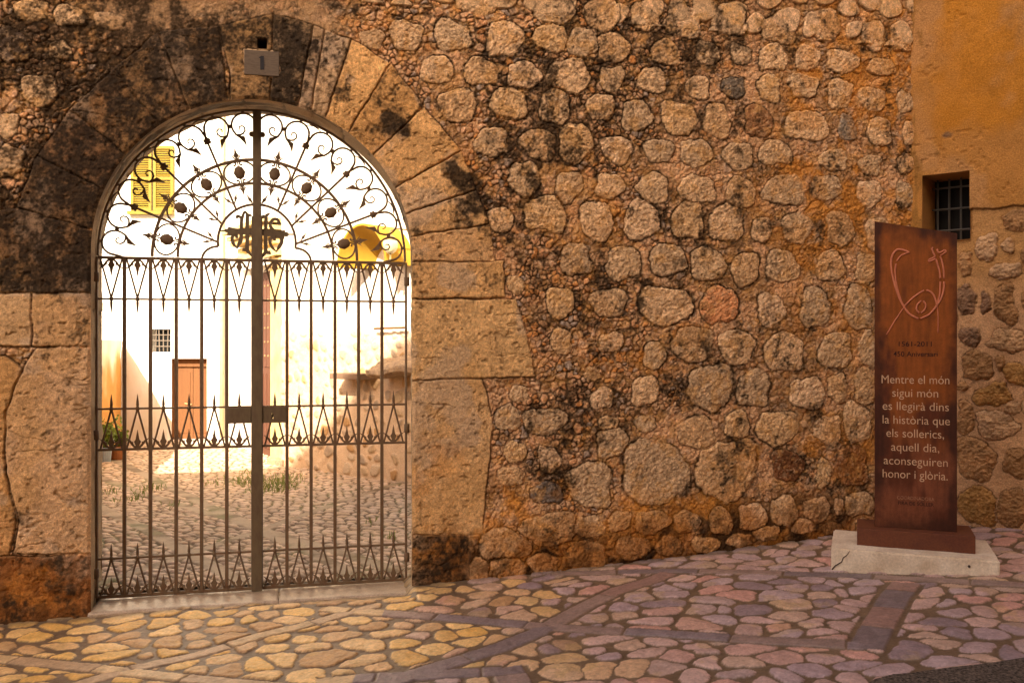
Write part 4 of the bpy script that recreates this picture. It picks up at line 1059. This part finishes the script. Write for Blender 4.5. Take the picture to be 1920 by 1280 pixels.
oc = lerp(oc, (.48, .20, .026), ss(.42, .62, fbm(U * 2.2, V * 1.8, 4, 520)))
oc = lerp(oc, (.47, .25, .10), ss(.5, .68, fbm(U * 3, V * 2.6, 4, 521)) * .7)
oc = oc * (.86 + .28 * fbm(U * 11, V * 7, 5, 522))[..., None]
oc = lerp(oc, (.24, .12, .03), strip * ss(.42, .6, fbm(U * 20, V * 5, 4, 523)) * .7)
d1 = np.hypot((U - O(1776, 254)[0]) / .05, (V - O(1776, 254)[1]) / .028) + (n2 - .5) * .6
oc = lerp(oc, (.17, .11, .075), ss(1.1, .3, d1) * .75)
d2 = np.hypot((U - O(1760, 288)[0]) / .03, (V - O(1760, 288)[1]) / .03) + (n2 - .5) * .8
oc = lerp(oc, (.20, .10, .03), ss(1.1, .4, d2) * .6)
C = C + (oc * .94 - C) * plas[..., None]
C = lerp(C, (.10, .05, .02), np.exp(-((V - vline) / .007) ** 2) * .8 * (1 - strip))
hole = (U > wl) & (U < wr) & (V > wb) & (V < wt)
co = np.stack([U, -h, V], -1).reshape(-1, 3); faces = grid_faces(len(ts), len(zs))
hf = hole.ravel(); faces = faces[~hf[faces].any(1)]
used, inv = np.unique(faces, return_inverse=True)
raw_mesh('facade', co[used], inv.reshape(faces.shape), 'masonry', house, C.reshape(-1, 3)[used])
rvw = MB(); dd = .26; e_ = .008
rvw.add([(wl - e_, -.016, wb - .02), (wl + .012, dd, wb - .02), (wl + .012, dd, wt + .02), (wl - e_, -.016, wt + .02)], [(0, 1, 2, 3)])
rvw.add([(wr + e_, -.018, wb), (wr - .01, dd, wb), (wr - .01, dd, wt), (wr + e_, -.018, wt)], [(3, 2, 1, 0)])
rvw.add([(wl - .05, -.012, wt + e_), (wr + .03, -.012, wt + e_), (wr + .02, dd, wt - .01), (wl - .05, dd, wt - .01)], [(3, 2, 1, 0)])
rvw.add([(wl - e_, -.018, wb - e_), (wr + e_, -.018, wb - e_), (wr, dd, wb + .01), (wl, dd, wb + .01)], [(0, 1, 2, 3)])
M['reveal'] = mat('reveal_plaster', (.40, .20, .06), var=.6, vscale=9, var_col=(.26, .12, .035), bump=.004, bscale=40)
rvw.build('window_reveal', 'reveal', house)
win = MB().box(wl - .05, wr + .05, dd + .001, dd + .03, wb - .05, wt + .05).build('window', 'dark', house)
gr = MB(); yb_ = dd - .055
for t_ in np.linspace(wl + .045, wr - .03, 4): gr.tube([(t_, yb_, wb), (t_, yb_, wt)], .0075, 6)
for z_ in np.linspace(wb + .09, wt - .07, 3): gr.tube([(wl, yb_ - .004, z_), (wr, yb_ - .004, z_)], .0075, 6)
gr.build('grille', 'grille', win)
MB().box(-.02, 6, .30, .5, -.3, 7.5).build('back_face', 'ochre_dark', house)

# ================================================================== COURTYARD BUILDINGS (beyond the gate)
def at(px, py, Yd): return Vector(((px - 960) / F * Yd, Yd, H + (640 - py) / F * Yd))
# white house at the back
YB = 14.2
xl, xr_ = at(120, 0, YB).x, at(432, 0, YB).x
bh = empty('white_house', (xl, YB, 0))
tag(bh, 'sunlit white plastered house at the back of the courtyard', 'house')
dl, dr = at(322, 0, YB).x - xl, at(388, 0, YB).x - xl; dt = at(0, 672, YB).z; db = .0
wl2, wr2 = at(283, 0, YB).x - xl, at(320, 0, YB).x - xl; wt2, wb2 = at(0, 617, YB).z, at(0, 660, YB).z
wdt = xr_ - xl
fa = MB()
xsn = sorted([-2.0, wl2, wr2, dl, dr, wdt]); zsn = sorted([-.1, db, wb2, wt2, dt, 7.0])
for i in range(len(xsn) - 1):
    for j in range(len(zsn) - 1):
        xm, zm = (xsn[i] + xsn[i + 1]) / 2, (zsn[j] + zsn[j + 1]) / 2
        if (dl < xm < dr and db < zm < dt) or (wl2 < xm < wr2 and wb2 < zm < wt2): continue
        fa.add([(xsn[i], 0, zsn[j]), (xsn[i + 1], 0, zsn[j]), (xsn[i + 1], 0, zsn[j + 1]), (xsn[i], 0, zsn[j + 1])], [(0, 1, 2, 3)])
fa.build('facade', 'white_wall', bh)
dv = MB()
def frame_rev(mb, a, b, c, d, dep):
    mb.add([(a, 0, c), (a, dep, c), (a, dep, d), (a, 0, d)], [(0, 1, 2, 3)]); mb.add([(b, 0, c), (b, dep, c), (b, dep, d), (b, 0, d)], [(3, 2, 1, 0)])
    mb.add([(a, 0, d), (b, 0, d), (b, dep, d), (a, dep, d)], [(3, 2, 1, 0)]); mb.add([(a, 0, c), (b, 0, c), (b, dep, c), (a, dep, c)], [(0, 1, 2, 3)])
frame_rev(dv, wl2, wr2, wb2, wt2, .16); dv.build('window_reveal', 'white_wall', bh)
dvo = MB(); frame_rev(dvo, dl, dr, db, dt, .22); dvo.build('door_frame', 'door', bh)
do = MB(); mid = (dl + dr) / 2
do.box(dl, mid - .003, .17, .21, db + .05, dt - .13).box(mid + .003, dr, .172, .212, db + .05, dt - .13).box(dl, dr, .13, .2, dt - .13, dt)
for a, b in ((dl, mid - .003), (mid + .003, dr)):
    for z0, z1 in ((.15, .5), (.56, dt - .22)):
        do.box(a + .04, b - .04, .160, .172, z0, z1)
door = do.build('door', 'door', bh)
MB().tube([(mid - .13, .155, .62), (mid - .02, .155, .60)], .012, 6).build('door_bolt', 'brass', door)
MB().box(dl - .08, dr + .08, -.16, .2, -.02, .06).build('door_step', 'limestone', bh, bevel=.01)
w2 = MB().box(wl2 - .02, wr2 + .02, .165, .19, wb2 - .02, wt2 + .02).build('window', 'dark', bh)
g2 = MB()
for k in range(1, 5): g2.tube([(wl2 + (wr2 - wl2) * k / 5, .03, wb2), (wl2 + (wr2 - wl2) * k / 5 + .012 * math.sin(k * 2), .03, wt2)], .009, 6)
for k in range(1, 4): g2.tube([(wl2, .026, wb2 + (wt2 - wb2) * k / 4), (wr2, .026, wb2 + (wt2 - wb2) * k / 4)], .009, 6)
g2.build('grille', 'pale_grille', w2)
for (pa, pb) in ((245, 284), (287, 325)):
    a, b = at(pa, 0, YB - .05).x - xl, at(pb, 0, YB - .05).x - xl; z0, z1 = at(0, 396, YB).z, at(0, 275, YB).z
    sh_ = MB(); t_ = .045
    sh_.box(a, a + t_, -.055, -.015, z0, z1).box(b - t_, b, -.055, -.015, z0, z1).box(a + t_, b - t_, -.054, -.016, z0, z0 + t_).box(a + t_, b - t_, -.054, -.016, z1 - t_, z1).box(a + t_, b - t_, -.054, -.016, (z0 + z1) / 2 - .025, (z0 + z1) / 2 + .025)
    nsl = 26
    for k in range(nsl):
        zz = z0 + t_ + (z1 - z0 - 2 * t_) * (k + .5) / nsl
        sh_.add([(a + t_, -.050, zz - .014), (b - t_, -.050, zz - .014), (b - t_, -.022, zz + .014), (a + t_, -.022, zz + .014)], [(0, 1, 2, 3)])
    sh_.build('shutter', 'shutter', bh)
a, b = at(243, 0, YB).x - xl, at(327, 0, YB).x - xl
MB().box(a, b, -.10, .0, at(0, 403, YB).z, at(0, 397, YB).z).build('window_sill', 'shutter', bh)
pxx = at(418, 0, YB).x - xl
MB().tube([(pxx, -.06, .1), (pxx, -.06, 3.4), (pxx + .01, -.06, 6.5)], .036, 10).build('drainpipe', 'pipe', bh, smooth=True)
MB().box(-2, wdt, .25, .6, -.1, 7.0).build('back_wall', 'white_wall', bh)

# stained side wall on the left
sw = MB()
n = 40; vs = []; fs = []
Y0_, Y1_ = 6.6, 14.19
nu, nv_ = 120, 60
UU, VV = np.meshgrid(np.linspace(Y0_, Y1_, nu), np.linspace(-.1, 1.62, nv_))
xx = -5.62 - (UU - 12.2) * .25 + (fbm(UU * 1.5, VV * 1.5, 4, 601) - .5) * .10 + .10 * ss(.4, 0, VV)
sc_ = np.zeros(UU.shape + (3,)); sc_[:] = (.72, .55, .32)
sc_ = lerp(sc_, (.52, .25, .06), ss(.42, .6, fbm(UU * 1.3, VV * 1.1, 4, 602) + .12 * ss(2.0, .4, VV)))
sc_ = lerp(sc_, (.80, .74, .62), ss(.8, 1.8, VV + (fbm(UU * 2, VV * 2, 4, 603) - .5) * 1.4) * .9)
side_wall = empty('side_wall', (0, 0, 0)); tag(side_wall, 'stained ochre plaster wall along the left of the courtyard', 'wall')
raw_mesh('plaster_face', np.stack([xx, UU, VV], -1).reshape(-1, 3), grid_faces(nu, nv_), mat('side_wall_plaster', attr=True, rough=.95, bump=.006, bscale=16), side_wall, sc_.reshape(-1, 3))
cw_ = MB(); cw_.prism([(-6.6, 0), (-6.2, 0), (-6.2, 1), (-6.6, 1)], 0, .01); cw_ = MB(); cw_.add([(x_ - .25 * (y_ - 12.2), y_, z_) for z_ in (-.1, 1.62) for x_, y_ in ((-6.3, Y0_), (-5.80, Y0_), (-5.80, Y1_ - .1), (-6.3, Y1_ - .1))], [(3, 2, 1, 0), (4, 5, 6, 7), (0, 1, 5, 4), (1, 2, 6, 5), (2, 3, 7, 6), (3, 0, 4, 7)]); cw_.build('wall_core', 'white_wall', side_wall)

# church front with portal, turning towards us
c0 = at(432, 0, 14.0); c1 = Vector((-2.93, 11.75, 0)); dvc = Vector((c1.x - c0.x, c1.y - c0.y, 0)); LC = dvc.length
ca = math.atan2(dvc.y, dvc.x)
ch = empty('church', (c0.x, c0.y, 0), ca)
tag(ch, 'church front with stone cornices and tall brown portal behind the gate post', 'church')
def CH(px, py):
    nn = (math.sin(ca), -math.cos(ca), 0); p = on_plane(px, py, (c0.x, c0.y, 0), nn)
    return ((p.x - c0.x) * math.cos(ca) + (p.y - c0.y) * math.sin(ca), p.z)
pa, pb = CH(476, 600)[0], CH(513, 600)[0]; ptz = CH(480, 512)[1]
f2 = MB(); f2.box(-.3, pa, 0, .4, -.1, 8).box(pb, LC, 0, .4, -.1, 8).box(pa, pb, 0, .4, ptz, 8); f2.build('facade', 'white_wall', ch)
pd = MB(); pd.box(pa, pb, .06, .36, 0, ptz)
nb = 6
for k in range(nb):
    a = pa + (pb - pa) * k / nb; b = pa + (pb - pa) * (k + 1) / nb
    pd.box(a + .015, b - .015, .045, .06, 1.25, ptz - .1)
    pd.box(a + .03, b - .03, .045, .06, .12, .55); pd.box(a + .03, b - .03, .047, .06, .62, 1.15)
por = pd.build('portal_door', 'portal_wood', ch)
rnd = MB()
for k in range(nb):
    for z_ in np.linspace(1.4, ptz - .2, 6): rnd.lathe([(.012, -.012), (.016, 0)], (pa + (pb - pa) * (k + .5) / nb, .045, z_), 6, axis='y')
rnd.build('door_stud', 'brass', por)
fr_ = MB(); fr_.box(pa - .16, pa, -.05, .02, 0, ptz + .05).box(pb, pb + .12, -.012, .02, 0, ptz + .05).box(pa - .20, pb + .20, -.13, .02, ptz + .05, ptz + .22)
fr_.build('portal_frame', 'white_wall', ch)
zc = [CH(480, 500)[1], CH(480, 470)[1], CH(480, 448)[1]]
cn = MB()
for z_, pr in ((zc[0], .10), (zc[0] + .10, .16), (zc[1], .12), (zc[1] + .09, .22), (zc[2], .26), (zc[2] + .09, .32)):
    cn.box(pa - .35 - pr * .5, pb + .32 + pr * .5, -pr, .0, z_, z_ + .055)
cn.build('cornice', 'cornice', ch)
c2 = MB()
for k in range(3): c2.box(LC - .55 + .02 * k, LC + .05 + .02 * k, -.06 - .05 * k, 0, 2.55 + .08 * k, 2.60 + .08 * k)
c2.box(LC - .5, LC + .02, -.05, 0, -.1, 2.55); c2.build('pilaster', 'cornice', ch)
vw = MB().box(LC - .28, LC - .14, -.06, -.05, 1.0, 1.2) 

# house on the right of the courtyard: bare rubble wall with lean-to cap and arch
h0 = Vector((-2.95, 11.62, 0)); h1 = Vector((-.35, 9.52, 0)); LH = (h1 - h0).length; ha = math.atan2(h1.y - h0.y, h1.x - h0.x)
rh_ = empty('courtyard_house', (h0.x, h0.y, 0), ha)
tag(rh_, 'rubble and white walled house on the right of the courtyard with ochre arch', 'house')
def HO(px, py, d=0.0):
    nn = (math.sin(ha), -math.cos(ha), 0); p = on_plane(px, py, (h0.x + nn[0] * d, h0.y + nn[1] * d, 0), nn)
    return ((p.x - h0.x) * math.cos(ha) + (p.y - h0.y) * math.sin(ha), p.z)
us2 = np.linspace(0, LH, 270); vs2 = np.concatenate([np.linspace(-.1, 2.6, 230), np.linspace(2.6, 5.5, 30)[1:]])
U, V = np.meshgrid(us2, vs2)
wu = U + (fbm(U * 6, V * 6, 3, 701) - .5) * .06; wv = V + (fbm(U * 6, V * 6, 3, 702) - .5) * .06
i1, i1b, ed = cells(wu / .15, wv / .15, 707, .85, 9)
stm = ss(.10, .17, ed) * (i1b > .28)
lowm = ss(2.0, 1.5, V + (fbm(U * 2, V * 2, 3, 703) - .5) * .5)
h = stm * .02 * lowm + (fbm(U * 12, V * 12, 3, 704) - .5) * .02
C = np.zeros(U.shape + (3,)); C[:] = (.60, .43, .27)
C = C * (.85 + .3 * fbm(U * 7, V * 7, 3, 705))[..., None]
pl3 = np.array([(.46, .33, .19), (.42, .31, .20), (.44, .26, .11), (.50, .38, .25), (.36, .27, .18)])
C = C + (pl3[(i1 * 977 % 1 * 5).astype(int)] - C) * (stm * lowm)[..., None]
C = lerp(C, (.80, .72, .58), (1 - lowm) * .9)
raw_mesh('rubble_facade', np.stack([U, -h, V], -1).reshape(-1, 3), grid_faces(len(us2), len(vs2)), mat('courtyard_rubble', attr=True, rough=.95, bump=.006, bscale=40, speck=.2), rh_, C.reshape(-1, 3))
MB().box(0, LH, .05, .4, -.1, 5.5).build('wall_core', 'white_wall', rh_)
# lean-to cap: a lumpy mortared shelf
la = HO(690, 700, .3)[0]; lz = HO(725, 700, .3)[1]
us3 = np.linspace(la, LH, 90); pr = np.linspace(0, 1, 22)
UU, TT = np.meshgrid(us3, pr)
prof_y = np.interp(TT, [0, .5, .62, .75, .88, 1], [.0, -.30, -.34, -.33, -.28, .0]); prof_z = np.interp(TT, [0, .5, .62, .75, .88, 1], [.16, .055, .02, -.03, -.055, -.05])
nz = (fbm(UU * 5, TT * 5, 4, 711) - .5)
raw_mesh('lean_to_cap', np.stack([UU, prof_y - nz * .06, lz + prof_z + nz * .07 + .05 * np.sin(UU * 3.1) ** 2], -1).reshape(-1, 3), grid_faces(90, 22)[:, ::-1], 'tile', rh_)
ba, bb_ = HO(634, 704, .15), HO(690, 708, .15)
MB().box(ba[0], bb_[0], -.28, .02, bb_[1] - .02, bb_[1] + .045).build('eave_beam', 'beam', rh_, bevel=.006)
ra, rb_ = HO(702, 616, .08), HO(756, 614, .08)
MB().tube([(ra[0], -.08, ra[1]), (rb_[0] + .05, -.08, rb_[1])], .013, 6).build('iron_rod', 'door', rh_)
# ochre arch springing off the upper wall
ac = HO(704, 500, .2); r_o = abs(HO(752, 500, .2)[0] - HO(660, 500, .2)[0]) / 2
am = MB(); vs = []; fs = []; n = 40
for i in range(n + 1):
    th = math.pi * i / n
    for (rr_, yy) in ((r_o, -.42), (r_o, .02), (r_o * .52, .02), (r_o * .95, -.42)):
        vs.append((ac[0] + rr_ * math.cos(th), yy, ac[1] + (rr_ * 1.15) * math.sin(th)))
for i in range(n):
    for k in range(4): fs.append((i * 4 + k, i * 4 + 4 + k, i * 4 + 4 + (k + 1) % 4, i * 4 + (k + 1) % 4))
for s_ in (0, n):
    th = math.pi * s_ / n
    b0 = s_ * 4
am.add(vs, fs)
am.build('arch_hood', 'arch_ochre', rh_)

lx = HO(732, 462, .46)
lan = empty('wall_lantern', (h0.x + lx[0] * math.cos(ha) + .46 * math.sin(ha), h0.y + lx[0] * math.sin(ha) - .46 * math.cos(ha), lx[1]), ha)
tag(lan, 'small globe lantern hanging in front of the ochre arch', 'lantern')
MB().lathe([(.012, .13), (.02, .12), (.05, .10), (.075, .075), (.078, .065)], (0, 0, 0), 14).build('cap', 'brass', lan, smooth=True)
MB().lathe([(.074, .064), (.082, .03), (.078, -.01), (.058, -.05), (.03, -.075), (.01, -.08)], (0, 0, 0), 14).build('globe', 'lampglass', lan, smooth=True)
MB().tube([(0, 0, .12), (0, .0, .17), (0, .10, .20), (0, .30, .20), (0, .44, .18)], .010, 6).build('bracket', 'brass', lan)
MB().lathe([(.010, -.15), (.014, -.14), (.010, -.11), (.012, -.08)], (0, 0, 0), 8).build('finial', 'brass', lan)

# stone block step at the foot of the church corner
bp = cp(525, 872)
MB().box(-.16, .16, -.09, .09, -.01, .09).build('stone_step', 'tile', None, bevel=.012, loc=(bp[0], bp[1], 0), rz=ha)
tag(bpy.data.objects['stone_step'], 'low brown stone step at the foot of the courtyard rubble wall', 'step')

# pots and plant by the stained wall
def pot(name, x, y, r0, r1, hgt, m, label, cat='plant pot'):
    o = empty(name, (x, y, .012)); tag(o, label, cat, 'plant pots by the stained wall')
    MB().lathe([(r0, 0), (r1 * .98, hgt * .86), (r1 * 1.10, hgt * .87), (r1 * 1.10, hgt), (r1 * .9, hgt), (r1 * .86, hgt * .9), (.01, hgt * .9)], (0, 0, 0), 20).build('body', m, o, smooth=False)
    MB().lathe([(r1 * .85, hgt * .88), (r1 * .5, hgt * .93), (.005, hgt * .94)], (0, 0, 0), 14).build('earth', 'soil', o)
    return o
p1 = cp(196, 868); p2 = cp(221, 862)
pot('plant_pot', p1[0], p1[1], .075, .095, .20, 'bluepot', 'blue grey pot nearest the gate hinge, holding the green bush')
pot('plant_pot', p2[0], p2[1], .085, .115, .18, 'terracotta', 'terracotta pot right of the blue grey pot')
def bush(name, x, y, z, w, hh, n, label, seed):
    rg = random.Random(seed); o = empty(name, (x, y, z)); tag(o, label, 'plant', 'potted plants by the stained wall')
    st = MB(); lv = MB()
    for i in range(16):
        a = rg.uniform(0, 6.28); L = hh * rg.uniform(.55, 1); sp = w * rg.uniform(.2, 1)
        pts = [(0, 0, 0), (sp * .35 * math.cos(a), sp * .35 * math.sin(a), L * .55), (sp * math.cos(a), sp * math.sin(a), L)]
        st.tube(pts, [.006, .004, .002], 5)
        for j in range(n // 16):
            t = rg.uniform(.25, 1.05); q = Vector(pts[1]).lerp(Vector(pts[2]), max(0, (t - .55) / .45)) if t > .55 else Vector(pts[0]).lerp(Vector(pts[1]), t / .55)
            q += Vector((rg.gauss(0, .03), rg.gauss(0, .03), rg.gauss(0, .03)))
            d = Vector((rg.gauss(0, 1), rg.gauss(0, 1), rg.gauss(.2, .7))).normalized(); s = d.cross(Vector((rg.gauss(0, 1), rg.gauss(0, 1), rg.gauss(0, 1)))).normalized()
            l_ = rg.uniform(.035, .07); w_ = l_ * .34
            lv.add([q, q + d * l_ * .5 + s * w_, q + d * l_, q + d * l_ * .5 - s * w_], [(0, 1, 2, 3)])
    st.build('stem', 'beam', o); lv.build('foliage', 'leaf', o)
bush('leafy_plant', p1[0], p1[1], .18, .20, .42, 620, 'bushy green plant growing in the blue grey pot', 5)
bush('leafy_plant', p2[0], p2[1], .16, .16, .26, 420, 'lower green plant growing in the terracotta pot', 6)

# weeds between the cobbles
rg = random.Random(12)
gb = MB()
for (px, py, n, sp) in ((455,903,70,.16),(475,908,60,.14),(505,905,90,.22),(515,913,110,.20),(525,918,80,.15),(498,912,60,.2),(540,905,60,.16),(415,905,14,.10),(395,909,12,.10),(288,918,30,.12),(275,922,24,.10),(255,935,26,.10),(248,938,18,.08),(205,925,14,.12),(190,928,12,.08),(320,952,10,.06),(545,897,25,.12),(212,942,8,.06),(465,890,20,.1),(700,982,10,.06),(735,1012,8,.05)):
    c = cp(px, py)
    for i in range(n):
        x = c[0] + rg.gauss(0, sp * .6); y = c[1] + rg.gauss(0, sp * 1.1); hh = rg.uniform(.02, .085); a = rg.uniform(0, 6.28); l = rg.uniform(.01, .05); w = .004
        dx, dy = math.cos(a) * l, math.sin(a) * l; ox, oy = -math.sin(a) * w, math.cos(a) * w
        gb.add([(x - ox, y - oy, .0), (x + ox, y + oy, .0), (x + dx * .5 + ox * .7, y + dy * .5 + oy * .7, hh * .7), (x + dx, y + dy, hh), (x + dx * .5 - ox * .7, y + dy * .5 - oy * .7, hh * .7)], [(0, 1, 2, 3, 4)])
tag(gb.build('weeds', 'grass'), 'tufts of grass sprouting between the courtyard cobbles', 'grass', kind='stuff')

# ================================================================== HOUSE ACROSS THE STREET (behind the camera, it keeps the street in shade)
th_ = empty('street_house', (0, -4.0, 0), math.radians(29))
tag(th_, 'tall ochre house across the street with shuttered windows', 'house')
MB().box(-16, 16, -8, 0, -.8, 12.2).build('wall', 'ochre_dark', th_)
MB().box(-16.2, 16.2, -8.2, .0, 12.2, 12.3).build('roof', 'tile', th_)
for z0 in (1.2, 4.8, 8.4):
    for x0 in (-12, -8, -4, 0, 4, 8, 12):
        wv_ = MB().box(x0 - .55, x0 + .55, .0, .05, z0, z0 + 1.8).build('window', 'dark', th_)
        MB().box(x0 - 1.12, x0 - .57, .0, .06, z0, z0 + 1.8).build('shutter', 'shutter', wv_); MB().box(x0 + .57, x0 + 1.12, .0, .06, z0, z0 + 1.8).build('shutter', 'shutter', wv_)
